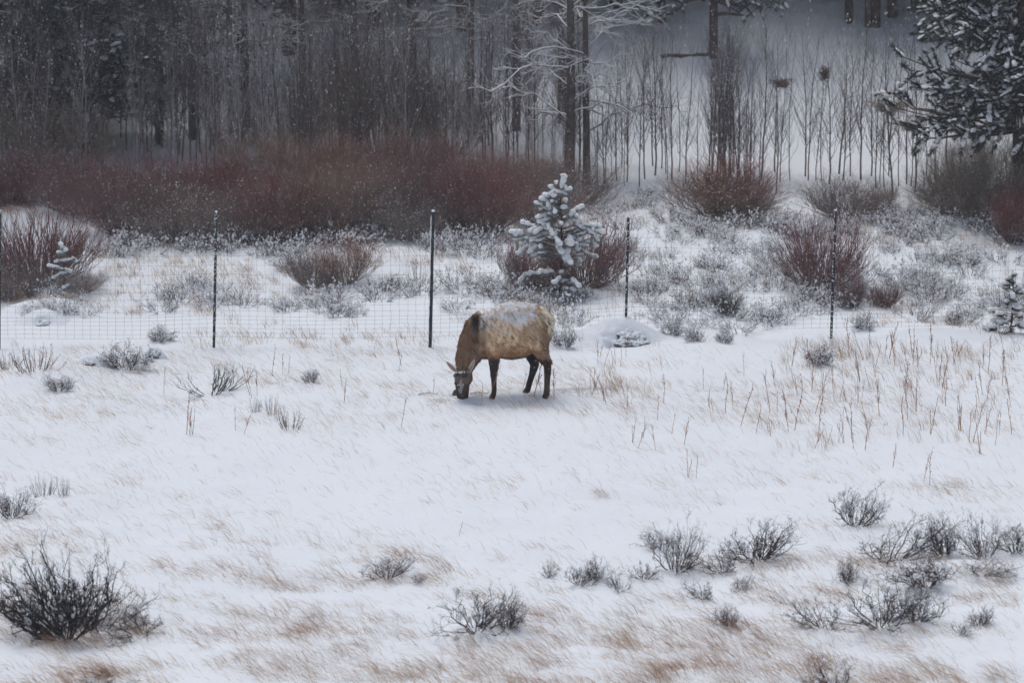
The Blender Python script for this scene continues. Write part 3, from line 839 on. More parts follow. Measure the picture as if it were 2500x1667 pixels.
for i, (g, hgt, lean) in enumerate(pp):
    m = MB(); wd = .024 if i != 2 else .03
    hh = hgt + .3; z0 = -.3
    box(m, -wd, wd, -.003, .003, z0, hgt); box(m, -.003, .003, .0035, .035, z0, hgt - .002)
    z = .2
    while z < hgt - .1:
        box(m, -.010, .010, -.013, -.0035, z, z + .022); z += .055
    o = obj('post', m.mesh('post', [M_POST], smooth=False), fe)
    o.location = g - org; o.rotation_euler = (rng.normal(0, .01), lean, 0)
    s = MB(); k = 60 if i == 2 else 34
    zz = np.sort(rng.random(k)) ** (.6 if i == 2 else 1) * (hgt - .1) + .05
    ln = (.05 if i == 2 else .012) * (.4 + rng.random(k))
    C = np.stack([np.full(k, -wd - .001) + rng.normal(0, .002, k) + (0 if i == 2 else .006), np.full(k, -.01), zz], -1)
    blobs(s, C, np.stack([np.full(k, .009 if i == 2 else .008), np.full(k, .010), ln], -1), ICO1, .3)
    if i != 2: blobs(s, np.stack([np.zeros(k) + rng.normal(0, .008, k), np.full(k, -.014), rng.random(k) * hgt], -1), np.stack([np.full(k, .010), np.full(k, .006), .008 + .01 * rng.random(k)], -1), ICO1, .3)
    blobs(s, [(0, 0, hgt + .004)], np.array([[wd * 1.1, .02, .022]]), ICO2, .1)
    obj('snow', s.mesh('post_snow', [M_SNOW]), o)
# path of the mesh: along the posts and past both ends
PX = np.array([p[0][0] for p in pp]); PY = np.array([p[0][1] for p in pp]); PZ = np.array([p[0][2] for p in pp])
x_l, x_r = PX[0] - 1.2, PX[-1] + 4.2
def fpt(x):
    y = np.interp(x, np.append(PX, x_r), np.append(PY, PY[-1] + .4)) - .02
    z = np.interp(x, np.append(PX, x_r), np.append(PZ, PZ[-1] + .05)) - .025 * np.sin((x - PX[0]) / (PX[1] - PX[0]) * math.pi) ** 2
    return y, z
rows = np.array([821, 810, 799, 788, 778, 769, 756, 741, 725, 707, 688, 666, 643, 620, 595])
hrow = (848 - rows) * .0073 / math.cos(R(12.3))
xx = np.arange(x_l, x_r, .152 / 2)
for h in hrow:
    y, z = fpt(xx)
    sag = .012 * (vn(xx * .9, h * 3, 0, 50) - .5) + .006 * (vn(xx * 4, h * 9, 0, 51) - .5)
    P = np.stack([xx, y + sag, z + h + sag * 1.5], -1) - org
    m = MB(); tubes(m, P[None], np.full((1, len(xx)), .0017), 3)
    obj('wire', m.mesh('wire', [M_WIRE]), fe)
zs = hrow; K = len(zs)
P = np.stack([.006 * (rng.random(K) - .5), .004 * (rng.random(K) - .5), zs], -1)[None]
stay = []
for q in range(3):
    m = MB(); P = np.stack([.014 * (rng.random(K) - .5), .004 * (rng.random(K) - .5), zs], -1)
    tubes(m, P[None], np.full((1, K), .0015), 3); blobs(m, P, np.full(K, .0048), ICO1, .1)
    stay.append(m.mesh('stay_wire', [M_WIRE]))
for k, x in enumerate(np.arange(x_l, x_r, .152)):
    y, z = fpt(x); o = obj('stay_wire', stay[k % 3], fe)
    o.location = np.array([x, float(y), float(z)]) - org; o.rotation_euler = (0, .01 + rng.normal(0, .006), 0)

# ------------------------------------------------------------------ pines
def needle_tufts(m, C, D, L, n=9, spread=.9, w=.006, mi=0):
    """tufts of needles; C (N,3), D (N,3)"""
    N = len(C)
    if N == 0: return
    d = norm(np.repeat(norm(D), n, 0) + spread * rng.normal(size=(N * n, 3)) * .6)
    c = np.repeat(C, n, 0); l = (L * (.7 + .5 * rng.random(N * n)))[:, None]
    s = norm(np.cross(d, rng.normal(size=d.shape))) * w
    V = np.stack([c - s, c + s, c + d * l], 1)
    m.add(V, np.arange(N * n * 3).reshape(-1, 3), mi)

def pod_pine(name, px, py, pods, cs, ox, oy, label, trunk_h, trunk_r, depth=.5, needle=M_NEEDLEG, extra=0):
    """sapling whose boughs each carry a pillow of snow; pods in crop pixels, cs = crop pixels per metre"""
    g, t = ground(px, py)
    e = empty(name, g); m = MB(); K = 9; tt = np.linspace(0, 1, K)
    TP = np.stack([.03 * np.sin(tt * 3), 0 * tt, trunk_h * tt - .05], -1)
    tubes(m, TP[None], (trunk_r * (1 - .85 * tt))[None], 6); obj('trunk', m.mesh('trunk', [M_TRUNK]), e)
    base_pods = list(pods); pods = list(pods)
    for _ in range(extra):
        q = base_pods[rng.integers(0, len(base_pods))]; f = .35 + .5 * rng.random(); yy = q[1] + rng.normal(0, 30); xx_ = ox + (q[0] - ox) * f
        pods.append((xx_ + rng.normal(0, 15), yy, xx_ + (ox - xx_) * .3, yy - 15 + rng.normal(0, 15), q[4] * (.6 + .3 * rng.random())))
    for (x0, y0, x1, y1, wd) in pods:
        wd *= 1.22
        a = np.array([(x0 - ox) / cs, 0, (oy - y0) / cs / .977]); b = np.array([(x1 - ox) / cs, 0, (oy - y1) / cs / .977]); r = wd / cs * .5
        ext = depth * max(0.05, (1.05 * trunk_h - a[2]) / trunk_h)
        dep = (rng.random() - .62) * 2 * math.sqrt(max(ext ** 2 - min(abs(a[0]), ext) ** 2, .01))
        a[1] = dep; b[1] = dep * .75
        a[2] -= 0; # image height also moves with depth
        a[2] -= dep * .218; b[2] -= b[1] * .218
        if np.linalg.norm(a - b) < .02: b = a + np.array([-.03 * np.sign(a[0]), .03, -.015])
        zt = max(.12, min(b[2] - .25 * math.hypot(b[0], b[1]) - .03, trunk_h * .97))
        o0 = np.array([.03 * math.sin(zt / trunk_h * 3), 0, zt])
        m = MB(); s = np.linspace(0, 1, 5)[:, None]
        mid_ = (o0 + b) / 2 - [0, 0, .02]
        P = (1 - s) ** 2 * o0 + 2 * s * (1 - s) * mid_ + s ** 2 * b
        P = np.vstack([P, a]); tubes(m, P[None], (np.linspace(.011, .004, 6))[None], 4)
        br = obj('bough', m.mesh('bough', [M_TRUNK]), e)
        D = a - b; Ln = np.linalg.norm(D); k = 10 + int(Ln / .01)
        q = rng.random(k)[:, None]; C = b + (a - b) * (q * 1.3 - .3) - [0, 0, r * .25]
        nm = MB(); needle_tufts(nm, C, norm(D)[None] * .5 + rng.normal(0, .5, (k, 3)) - [0, 0, .55], r * 1.5 + .02, 13, .9, .0032)
        C2 = P[2] + (P[4] - P[2]) * rng.random((9, 1)); needle_tufts(nm, C2, norm(D)[None] + rng.normal(0, .7, (9, 3)), .055, 9, .9, .0028)
        obj('needles', nm.mesh('needles', [needle], smooth=False), br)
        sm = MB(); kk = max(2, int(Ln / (r * .55)) + 2)
        for u in np.linspace(0, 1, kk):
            c = a * (1 - u) + b * u; rr = r * (1.02 - .3 * u) * (.82 + .3 * rng.random())
            blobs(sm, [c + rng.normal(0, r * .13, 3) + [0, 0, r * .12]], np.array([[rr, rr * 1.0, rr * .82]]), ICO2, .05)
        me = sm.mesh('snow_pillow', [M_SNOW]); obj('snow_pillow', me, br)
    tag(e, label, 'pine sapling')
    return e
pods = [(710, 95, 690, 200, 60), (550, 185, 640, 250, 45), (640, 250, 740, 270, 45), (785, 215, 730, 240, 50), (480, 285, 540, 310, 60), (455, 335, 500, 350, 60), (380, 375, 440, 400, 50),
        (440, 450, 470, 430, 45), (490, 440, 490, 440, 45), (535, 420, 525, 370, 50), (575, 360, 575, 360, 40), (735, 340, 740, 370, 50), (710, 430, 740, 440, 72), (610, 500, 600, 460, 50), (535, 505, 535, 505, 45),
        (925, 420, 840, 460, 55), (815, 500, 790, 530, 62), (870, 540, 850, 530, 50), (660, 600, 740, 565, 50), (830, 580, 890, 610, 50), (400, 550, 510, 525, 55), (430, 605, 530, 560, 58), (230, 610, 350, 650, 58),
        (90, 720, 210, 720, 66), (140, 750, 220, 745, 55), (310, 710, 380, 670, 55), (480, 650, 500, 680, 70), (575, 740, 520, 650, 55), (390, 740, 440, 690, 66), (460, 745, 500, 720, 74), (120, 810, 220, 800, 35),
        (215, 850, 290, 800, 55), (830, 740, 810, 690, 58), (940, 750, 880, 680, 58), (1140, 650, 980, 640, 58), (1180, 710, 1120, 700, 68), (1060, 740, 1000, 690, 50), (1125, 820, 1090, 780, 45), (1095, 880, 1060, 820, 50),
        (905, 795, 905, 795, 52), (580, 890, 545, 800, 52), (670, 880, 620, 800, 52), (790, 870, 780, 795, 84), (870, 860, 840, 790, 45), (875, 930, 875, 890, 55), (180, 970, 250, 900, 52), (300, 960, 390, 890, 58),
        (440, 910, 440, 890, 58), (345, 860, 360, 860, 45), (400, 830, 410, 825, 50), (680, 960, 640, 900, 66), (740, 1040, 755, 950, 96), (880, 1110, 840, 980, 72), (915, 1060, 900, 1030, 48), (340, 1005, 420, 980, 35),
        (460, 990, 470, 990, 40), (1110, 1010, 960, 960, 42), (200, 1290, 260, 1220, 52), (270, 1220, 430, 1200, 55), (430, 1205, 570, 1195, 52), (600, 1330, 660, 1270, 55), (800, 1320, 700, 1300, 52), (890, 1370, 820, 1290, 60),
        (690, 1200, 690, 1210, 55), (480, 1400, 560, 1390, 40), (830, 1440, 780, 1430, 45)]
CS = 4.9 * FPX / ground(1367, 722)[1]
pod_pine('pine_sapling', 1367, 724, pods, CS, 672, 1490, 'young pine with pillows of snow on every bough behind the elk', 2.2, .035, .75, extra=60)
# small sparse pine at left: crop scale 2.767 from (0,480)
pods2 = [(418, 322, 425, 345, 26), (430, 350, 430, 370, 30), (400, 380, 420, 375, 24), (458, 358, 440, 375, 24), (380, 438, 430, 430, 20), (440, 432, 500, 420, 22), (518, 440, 505, 420, 26), (340, 468, 400, 475, 24), (400, 478, 430, 490, 20),
         (470, 505, 440, 495, 34), (365, 550, 420, 520, 22), (420, 520, 450, 515, 22), (440, 615, 470, 600, 22), (400, 375, 440, 380, 20), (500, 600, 480, 605, 16)]
pod_pine('pine_sapling', 154, 722, pods2, 2.767 * FPX / ground(154, 722)[1], 426, 670, 'small sparse snow laden pine at left before the burgundy willow', 1.0, .018, .25)
# small dense pine at right: crop (1650,480) 2.767
pods3 = []
for k in range(34):
    h = k / 34.; ww = 95 * (1 - h) ** .7 * (rng.random() * 2 - 1) * 1.25
    y = 890 - 385 * h ** .95
    pods3.append((2268 + ww * 1.6, y, 2268 + ww, y + 4, 34 - 10 * h))
pod_pine('pine_sapling', 2467, 812, pods3, 2.767 * FPX / ground(2467, 812)[1], 2268, 915, 'small green pine half under snow at the right edge beyond the fence', 1.25, .03, .4, M_NEEDLE)

def conifer(name, h, z0, reach, nb, tr, tuft_n, tuft_l, snow_f, seed, flat=.0, snow_s=.07):
    e = empty(name); m = MB(); K = 10; tt = np.linspace(0, 1, K)
    tubes(m, np.stack([.08 * np.sin(tt * 3 + seed), .05 * np.cos(tt * 4), h * tt - .3], -1)[None], (tr * (1 - .9 * tt))[None], 8)
    zb = z0 + (h - z0) * np.sort(rng.random(nb) ** 1.25); th = rng.random(nb) * 6.283
    L = reach * (1 - (zb - z0) / (h - z0)) ** .65 * (.6 + .5 * rng.random(nb)) + .25
    s = np.linspace(0, 1, 6)[None, :]
    drp = -.10 - .25 * rng.random(nb)[:, None] + .2 * (zb / h)[:, None]
    P = np.stack([np.cos(th)[:, None] * L[:, None] * s, np.sin(th)[:, None] * L[:, None] * s, zb[:, None] + L[:, None] * (drp * s + .22 * s ** 2.5)], -1)
    P += rng.normal(0, .03, P.shape) * L[:, None, None]
    rr = (.012 + .012 * L)[:, None] * (1 - .8 * s); tubes(m, P, rr, 4)
    Q, R2 = sprout(P, rr, 9, .2, 1, .22 * reach, .9, -.05, 3, .5); tubes(m, Q, R2, 3)
    obj('trunk', m.mesh('trunk', [M_TRUNK]), e)
    n = int(len(Q) * tuft_n / 6)
    i = rng.integers(0, len(Q), n * 2); f = rng.random((n * 2, 1)); C = Q[i, 0] * (1 - f) + Q[i, 2] * f; D = Q[i, 2] - Q[i, 0]
    nm = MB(); needle_tufts(nm, C, D + [0, 0, .1], tuft_l, 9, 1.2, .010); obj('crown', nm.mesh('crown', [M_NEEDLE], smooth=False), e)
    if snow_f > 0:
        sm = MB(); k = int(len(C) * snow_f); C2 = C[:k] + [0, 0, .05]; sz = snow_s * (.5 + rng.random(k))
        blobs(sm, C2, axes_along(D[:k], sz * 1.5, sz, sz * .45), ICO1, .3)
        obj('snow_load', sm.mesh('snow_load', [M_SNOW]), e)
    PROTOS.append(e)
    return e
CON = [conifer('pine_tree', 15, 3.2, 3.0, 80, .22, 14, .17, .2, 1), conifer('pine_tree', 13, 2.9, 2.7, 70, .18, 14, .17, .2, 4)]
SLO = [conifer('pine_tree', 16, 1.2, 3.4, 130, .20, 16, .17, .16, 6), conifer('pine_tree', 15, 2.2, 3.0, 110, .19, 16, .17, .16, 9)]
CLO = [conifer('spruce_tree', 12, .9, 2.4, 110, .2, 20, .16, .05, 2)]
BIGP = conifer('pine_tree', 8.5, 1.9, 3.0, 230, .20, 46, .13, .22, 3, snow_s=.055)

g, t = ground(2488, 525)
inst(BIGP, g, .92, .97, 0, 'big snow laden pine hanging into the upper right corner', 'pine tree')
# trunks on the upper right slope, in order from the photograph
for i, (px, py, lab) in enumerate([(1742, 142, 'pine with a bare brown trunk alone on the upper right snow slope'), (1614, 55, 'thin dark pine at the top edge above the bare tall trees'),
        (2075, 55, 'dark pine left of the pair of trunks at the top edge'), (2118, 66, 'left pine of the close pair of trunks at the top edge'), (2137, 67, 'right pine of the close pair of trunks at the top edge'),
        (2182, 42, 'thick dark pine right of the close pair of trunks'), (2232, 30, 'thin pine behind the close pair of trunks at the top edge'), (2302, 40, 'reddish trunked pine left of the big snow laden pine')]):
    g, t = ground(px, py); s = (.6, .45, .6, .6, .6, .8, .45, .6)[i]
    inst(SLO[0 if i in (0, 1) else 1], g, max(s, .62), 1.1, rng.random() * 6.28, lab, 'pine tree')
a_, t1 = ground(1615, 141); b_2, t2 = ground(1740, 137); m = MB(); q = np.linspace(0, 1, 8)[:, None]
P = (a_ * (1 - q) + b_2 * q) + [0, 0, .03] + rng.normal(0, .02, (8, 3)); P -= a_
tubes(m, P[None], np.linspace(.05, .075, 8)[None], 7); Q, R2 = sprout(P[None], np.full((1, 8), .05), 22, .0, 1, .3, 1.2, .3, 3, .25); tubes(m, Q, R2, 3)
o = obj('fallen_log', m.mesh('fallen_log', [M_TRUNK])); o.location = a_; tag(o, 'dark fallen log lying on the upper snow slope left of a bare trunk', 'log')
# dark conifers of the upper left and top centre
for i, (px, py, s) in enumerate([(30, 330, .8), (75, 300, .9), (130, 360, 1.0), (180, 300, .9), (215, 370, 1.05)]):
    g, t = ground(px, py); inst(CLO[0], g, s, s, rng.random() * 6.28, ORD[i] + ' dark spruce from the left in the gloom of the upper left corner', 'spruce tree', 'dark spruces in the upper left corner')
for i, (px, py) in enumerate([(420, 200), (600, 215), (700, 130), (900, 70), (1140, 75), (1320, 60), (330, 120), (1420, 50), (1500, 20), (780, 40), (1010, 90)]):
    g, t = ground(px, py); s = .8 + .35 * rng.random()
    inst(CON[i % 2] if i % 3 else CLO[0], g, s, s, rng.random() * 6.28, 'dark conifer in the forest along the top of the view', 'conifer', 'dark conifers in the forest along the top')
# the forest goes on up the slope
k = 0
while k < 80:
    x = (rng.random() - .5) * 56; y = 101 + 42 * rng.random()
    if k >= 16 and abs(x) < 15 and y < 103: continue
    if k < 16: x = -15.5 + 2.1 * k + rng.random(); y = 100.2 + 2.5 * rng.random()  # front row added so its crowns darken the slope below
    k += 1; s = .9 + .45 * rng.random()
    inst((SLO if k <= 16 else CON + CLO)[k % 2], (x, y, float(height(x, y))), s * 1.1, s * (1.15 if k <= 16 else 1.5), rng.random() * 6.28, 'distant dark conifer on the wooded slope at the very top', 'conifer', 'distant conifers on the wooded slope')

for k in range(26):  # unseen conifers outside the view, added to shade the slope
    sd = 1 if k % 2 else -1; y = 74 + 26 * rng.random(); x = sd * (y * .152 + 2.2 + 7 * rng.random())
    s = .9 + .35 * rng.random(); inst((SLO + CLO)[k % 3], (x, y, float(height(x, y))), s, s * 1.3, rng.random() * 6.28, 'unseen conifer added beside the view to shade the slope', 'conifer', 'unseen conifers added on both sides to shade the slope')

# ------------------------------------------------------------------ bare tall trees and aspens
def bare_tree(name, h, r, nb, bl, z0, seed, snow=.02, up=.12, parts=True):
    e = empty(name); K = 12; tt = np.linspace(0, 1, K)
    TP = np.stack([.12 * np.sin(tt * 4 + seed) * tt, .08 * np.cos(tt * 5 + seed) * tt, h * tt - .25], -1)[None]
    m = MB(); tubes(m, TP, (r * (1 - .75 * tt))[None], 8); obj('trunk', m.mesh('trunk', [M_COTTON]), e)
    zb = z0 + (h * .97 - z0) * rng.random(nb); th = rng.random(nb) * 6.283
    th = np.where(np.abs(np.sin(th)) > .8, th + .7, th)
    L = bl * (.45 + .65 * rng.random(nb)) * (1 - .5 * (zb / h) ** 2)
    s = np.linspace(0, 1, 7)[None, :]
    cx = np.interp(zb, TP[0, :, 2], TP[0, :, 0]); cy = np.interp(zb, TP[0, :, 2], TP[0, :, 1])
    sl = rng.normal(up, .2, nb)[:, None]
    P = np.stack([cx[:, None] + np.cos(th)[:, None] * L[:, None] * s, cy[:, None] + np.sin(th)[:, None] * L[:, None] * s, zb[:, None] + L[:, None] * (sl * s + .45 * s * (1 - s))], -1)
    P[:, 1:] += rng.normal(0, .03, P[:, 1:].shape) * L[:, None, None]
    rr = (r * .16 + .004)* (1 - .75 * s) * (L / bl)[:, None]
    Q, R2 = sprout(P, rr, 9, .15, 1, .35 * bl, .8, .05, 4, .6); Q3, R3 = sprout(Q, R2, 4, .2, 1, .15 * bl, .7, .1, 3, .7)
    m = MB(); tubes(m, P, rr, 5); tubes(m, Q, R2, 3); tubes(m, Q3, R3, 3); obj('branches', m.mesh('branches', [M_COTTON]), e)
    m = MB(); snow_line(m, P, rr, snow * .6); snow_line(m, Q, R2, snow * .38); snow_line(m, Q3, R3, snow * .22, 3)
    obj('snow_load', m.mesh('snow_load', [M_SNOW]), e)
    PROTOS.append(e)
    return e
TALL = [bare_tree('cottonwood_tree', 9, .125, 44, 2.2, 1.4, 1), bare_tree('cottonwood_tree', 8.5, .10, 40, 2.3, 1.0, 4)]
g, t = ground(1390, 455); inst(TALL[0], g, 1, 1, 0, 'thicker left one of the two tall bare trees behind the thicket', 'bare tree')
g, t = ground(1432, 452); inst(TALL[1], g, 1, 1, 1.2, 'slimmer right one of the two tall bare trees with snowy branches', 'bare tree')
for px, py, s, lab in [(565, 330, 1.0, 'bare tree with snow lined drooping branches in the upper left woods'), (390, 350, .95, 'bare tree left of the drooping snow lined one in the woods'),
                       (600, 310, .9, 'dark trunked bare tree just right of the drooping snow lined one'), (1370, 300, .8, 'small bare tree behind the two tall bare trees'),
                       (1150, 330, .85, 'bare tree in the woods left of the two tall bare trees'), (470, 340, .85, 'slender bare tree between the two upper left snow lined ones'), (870, 330, .95, 'frosted bare tree in the middle of the pole wood'),
                       (1010, 320, .9, 'frosted bare tree above the third fence post'), (740, 320, .9, 'frosted bare tree left of the middle of the pole wood'), (1260, 320, .95, 'frosted bare tree just left of the two tall bare trees'), (230, 330, .9, 'frosted bare tree beside the dark spruces at upper left')]:
    g, t = ground(px, py); inst(TALL[int(px) % 2], g, s, s, rng.random() * 6.28, lab, 'bare tree')

def aspen(h, r, nb, bl, seed, upa=1.1):
    K = 9; tt = np.linspace(0, 1, K)
    TP = np.stack([.16 * np.sin(tt * 3.1 + seed) * tt, .08 * np.cos(tt * 4 + seed) * tt, h * tt - .1], -1)[None] + rng.normal(0, .012, (1, K, 3))
    rr = (r * (1 - .85 * tt))[None]
    m = MB(); tubes(m, TP, rr, 5)
    Q, R2 = sprout(TP, rr, nb, .15, .97, bl, 1.0, upa * .3, 5, .38, .04); Q[..., 2] += np.linspace(0, 1, 5)[None] ** 2 * bl * .35
    tubes(m, Q, R2, 3)
    Q3, R3 = sprout(Q, R2, 4, .25, 1, bl * .38, .6, .3, 3, .6); tubes(m, Q3, R3, 3)
    return m, Q
def aspen_proto(*a):
    m, Q = aspen(*a); o = obj('aspen_sapling', m.mesh('aspen', [M_ASPEN]))
    s = MB(); snow_on(s, Q, Q[..., 0], .5, .014); obj('snow_load', s.mesh('snow_load', [M_SNOW]), o)
    o['recolour'] = 1; PROTOS.append(o); return o
ASP = [aspen_proto(3.9, .024, 40, 1.1, 1), aspen_proto(3.6, .020, 34, .9, 2), aspen_proto(4.1, .027, 44, 1.2, 3), aspen_proto(3.3, .015, 26, .6, 5)]
APX = [(1640, 440, 320, 0), (1655, 420, 250, 3), (1705, 440, 330, 3), (1890, 420, 330, 0), (1895, 470, 370, 1), (1965, 430, 330, 0), (1975, 440, 300, 1), (1995, 440, 280, 3), (2050, 425, 340, 2), (2058, 440, 280, 1), (2075, 430, 330, 1),
       (2128, 430, 350, 0), (2140, 460, 340, 1), (2150, 445, 330, 3), (2178, 495, 360, 2), (2170, 430, 330, 1), (2215, 450, 330, 0), (2235, 470, 350, 2), (2280, 440, 320, 1), (2310, 400, 310, 2), (2260, 430, 260, 3), (2345, 400, 300, 0), (1930, 440, 320, 3), (2025, 450, 330, 2), (2100, 440, 350, 2), (2195, 455, 340, 3), (1860, 440, 340, 2), (1675, 450, 330, 1), (1600, 430, 330, 2), (1906, 445, 340, 3), (2009, 440, 330, 3), (2160, 462, 340, 3), (2222, 455, 330, 3)]
for i, (px, py, hp, k) in enumerate(APX):
    g, t = ground(px, py); s = (.92 + .42 * rng.random()) * hp * mpp(t) / (3.9, 3.6, 4.1, 3.3)[k]
    inst(ASP[k], g, .9, s, rng.random() * 6.28, ORD[sorted(q[0] for q in APX).index(px)] + ' from the left of the slim bare aspens before the open snow slope', 'aspen sapling', 'bare aspens before the open snow slope', tilt=(0, rng.normal(0, .03)))
for i in range(46):                                  # the dense clump above the wide grey willow
    px = 1725 + 130 * rng.random() if i < 30 else 1440 + 200 * rng.random(); py = 400 + 60 * rng.random(); k = i % 4
    g, t = ground(px, py); s = (270 + 90 * rng.random()) * mpp(t) / 3.7
    inst(ASP[k], g, .7, s, rng.random() * 6.28, 'thin aspen stem in the crowded clump above the wide willow' if i < 30 else 'thin aspen stem in the loose row between the tall bare trees and the crowded clump', 'aspen sapling', 'thin aspens in crowded clumps right of the tall bare trees', tilt=(0, rng.normal(0, .035)))
for i in range(190):                                 # the pole wood behind the thicket
    px = -20 + 1460 * rng.random(); py = 330 + 110 * rng.random(); k = i % 4
    g, t = ground(px, py); s = (300 + 140 * rng.random()) * mpp(t) / 3.7
    inst(ASP[k], g, .95, s, rng.random() * 6.28, ('pale' if i % 2 else 'grey') + ' aspen pole behind the thicket, ' + span(px), 'aspen sapling', 'aspen poles in the dense wood behind the thicket', M_PALE if i % 2 else M_ASPEN, tilt=(0, rng.normal(0, .035)))
# tall brown alders in the left half and at the right edge
for i, (px, py, wd, hh) in enumerate([(60, 430, 260, 250), (190, 430, 220, 200), (810, 410, 260, 330), (930, 400, 260, 370), (1010, 400, 200, 330), (700, 400, 220, 220), (2440, 480, 280, 230), (2350, 470, 200, 160), (1100, 380, 220, 240), (560, 380, 200, 170)]):
    place(ALD[i % 2], px, py, wd, hh, 3.1, 4.1, ORD[sorted([60, 190, 810, 930, 1010, 700, 2440, 2350, 1100, 560]).index(px)] + ' tall brown alder from the left, behind the willows', 'shrub', 'tall brown alders behind the willows')

# old nests of twigs caught in the aspens
for px, py, dz_px, rx, rz_, lab in [(2165, 480, 212, .40, .13, 'wide dark twig nest caught in the right aspens'), (2222, 470, 157, .16, .15, 'square brown twig nest low in the right aspens'),
                               (1905, 440, 232, .15, .10, 'faint pale twig nest in the aspens left of the others'), (2008, 430, 245, .06, .16, 'small dark upright nest high in the aspens')]:
    g, t = ground(px, py); m = MB(); n = int(120 + 450 * rx)
    th = rng.random(n) * 6.28; c = np.stack([rx * .55 * rng.normal(size=n), rx * .3 * rng.normal(size=n), rz_ * .45 * rng.normal(size=n)], -1); c[:, 2] += .25 * np.abs(c[:, 0])
    d = norm(rng.normal(size=(n, 3)) * [1, 1, .4]) * .10
    tubes(m, np.stack([c - d, c + d * .2, c + d + rng.normal(0, .02, (n, 3))], 1), np.full((n, 3), .006), 3)
    s = MB(); o = obj('twig_nest', m.mesh('twig_nest', [M_OLIVE])); o.location = g + np.array([0, 0, dz_px * mpp(t) * 1.02]); tag(o, lab, 'nest')

finish_protos()

# ------------------------------------------------------------------ elk
def loft(m, secs, upv=(0, 0, 1), ns=20):
    """secs: (x,y,z, r_a, r_b): r_a along the up hint, r_b sideways; rounded ends"""
    S = np.array(secs, float); C = S[:, :3]; K = len(S)
    T = np.gradient(C, axis=0); T = norm(T)
    up = np.array(upv, float)[None]
    A = norm(up - T * (T * up).sum(1, keepdims=True)); B = np.cross(T, A)
    a = np.arange(ns) * 2 * math.pi / ns
    V = C[:, None] + A[:, None] * (np.cos(a)[None, :, None] * S[:, 3][:, None, None]) + B[:, None] * (np.sin(a)[None, :, None] * S[:, 4][:, None, None])
    base = (np.arange(K - 1) * ns)[:, None]; j = np.arange(ns)[None]; j2 = (j + 1) % ns
    F = np.stack([base + j, base + j2, base + ns + j2, base + ns + j], -1).reshape(-1, 4)
    n0 = m.n; m.add(V, F)
    for e, ring, sg in ((0, 0, -1), (K - 1, (K - 1) * ns, 1)):
        tip = C[e] + T[e] * sg * .5 * min(S[e, 3], S[e, 4])
        tri = [(K * ns, (ring + (k + 1) % ns), ring + k) if sg < 0 else (K * ns, ring + k, ring + (k + 1) % ns) for k in range(ns)]
        m.v.append(np.array([tip], np.float32)); m.c.append(np.ones((1, 3), np.float32))
        tri = np.array(tri) + n0; tri[:, 0] = m.n; m.n += 1
        m.f.append((tri, 0))

m = MB()
# torso, rump to chest (r_a = half height, r_b = half width)
loft(m, [(.76, .05, 1.25, .10, .09), (.72, .05, 1.24, .20, .16), (.65, .05, 1.22, .295, .215), (.54, .04, 1.19, .36, .255), (.38, .03, 1.15, .42, .285), (.18, .01, 1.105, .475, .30), (.0, 0, 1.08, .475, .305),
         (-.18, -.02, 1.06, .43, .285), (-.32, -.04, 1.04, .43, .25), (-.44, -.06, 1.03, .41, .205), (-.53, -.09, 1.02, .33, .16)])
# neck and head
loft(m, [(-.36, -.05, 1.17, .28, .20), (-.48, -.10, 1.07, .29, .19), (-.58, -.17, .93, .235, .17), (-.655, -.25, .78, .195, .155), (-.695, -.31, .65, .17, .145), (-.715, -.35, .55, .145, .13)], upv=(-1, 0, .3))
loft(m, [(-.715, -.36, .575, .11, .115), (-.73, -.405, .49, .115, .135), (-.745, -.425, .395, .115, .142), (-.752, -.43, .31, .108, .135), (-.752, -.425, .22, .092, .122), (-.75, -.42, .14, .078, .108), (-.75, -.415, .075, .072, .105), (-.75, -.41, .03, .06, .095)], upv=(0, -1, 0))
loft(m, [(-.69, -.33, .46, .11, .10), (-.67, -.335, .33, .115, .095), (-.71, -.36, .22, .07, .06)], upv=(0, -1, 0))     # jaw and cheek
# shoulder and thigh masses
loft(m, [(-.36, -.17, 1.30, .10, .05), (-.34, -.20, 1.1, .17, .085), (-.29, -.18, .88, .15, .09), (-.24, -.16, .70, .11, .08)], upv=(-1, 0, 0))
loft(m, [(-.36, .10, 1.30, .10, .05), (-.36, .13, 1.1, .17, .085), (-.36, .13, .88, .15, .09), (-.40, .13, .72, .10, .07)], upv=(-1, 0, 0))
# near fore leg
loft(m, [(-0.235, -0.16, 0.76, 0.105, 0.08), (-0.225, -0.16, 0.62, 0.088, 0.07), (-0.225, -0.165, 0.5, 0.07656, 0.06496), (-0.228, -0.17, 0.4, 0.06032, 0.058), (-0.232, -0.17, 0.345, 0.058, 0.05568), (-0.228, -0.17, 0.29, 0.04872, 0.04408), (-0.225, -0.17, 0.18, 0.04408, 0.03944), (-0.225, -0.17, 0.1, 0.0464, 0.04176), (-0.232, -0.175, 0.055, 0.0464, 0.04408), (-0.24, -0.18, 0.01, 0.0522, 0.04872)], upv=(-1, 0, 0))
# far fore leg, stepping forward behind the head
loft(m, [(-0.42, 0.12, 0.8, 0.1, 0.08), (-0.5, 0.11, 0.62, 0.075, 0.065), (-0.6, 0.1, 0.46, 0.06032, 0.058), (-0.645, 0.095, 0.37, 0.058, 0.05568), (-0.7, 0.085, 0.27, 0.04176, 0.0406), (-0.78, 0.07, 0.14, 0.03596, 0.0348), (-0.82, 0.06, 0.075, 0.04176, 0.03944), (-0.86, 0.05, 0, 0.05104, 0.0464)], upv=(-1, 0, 0))
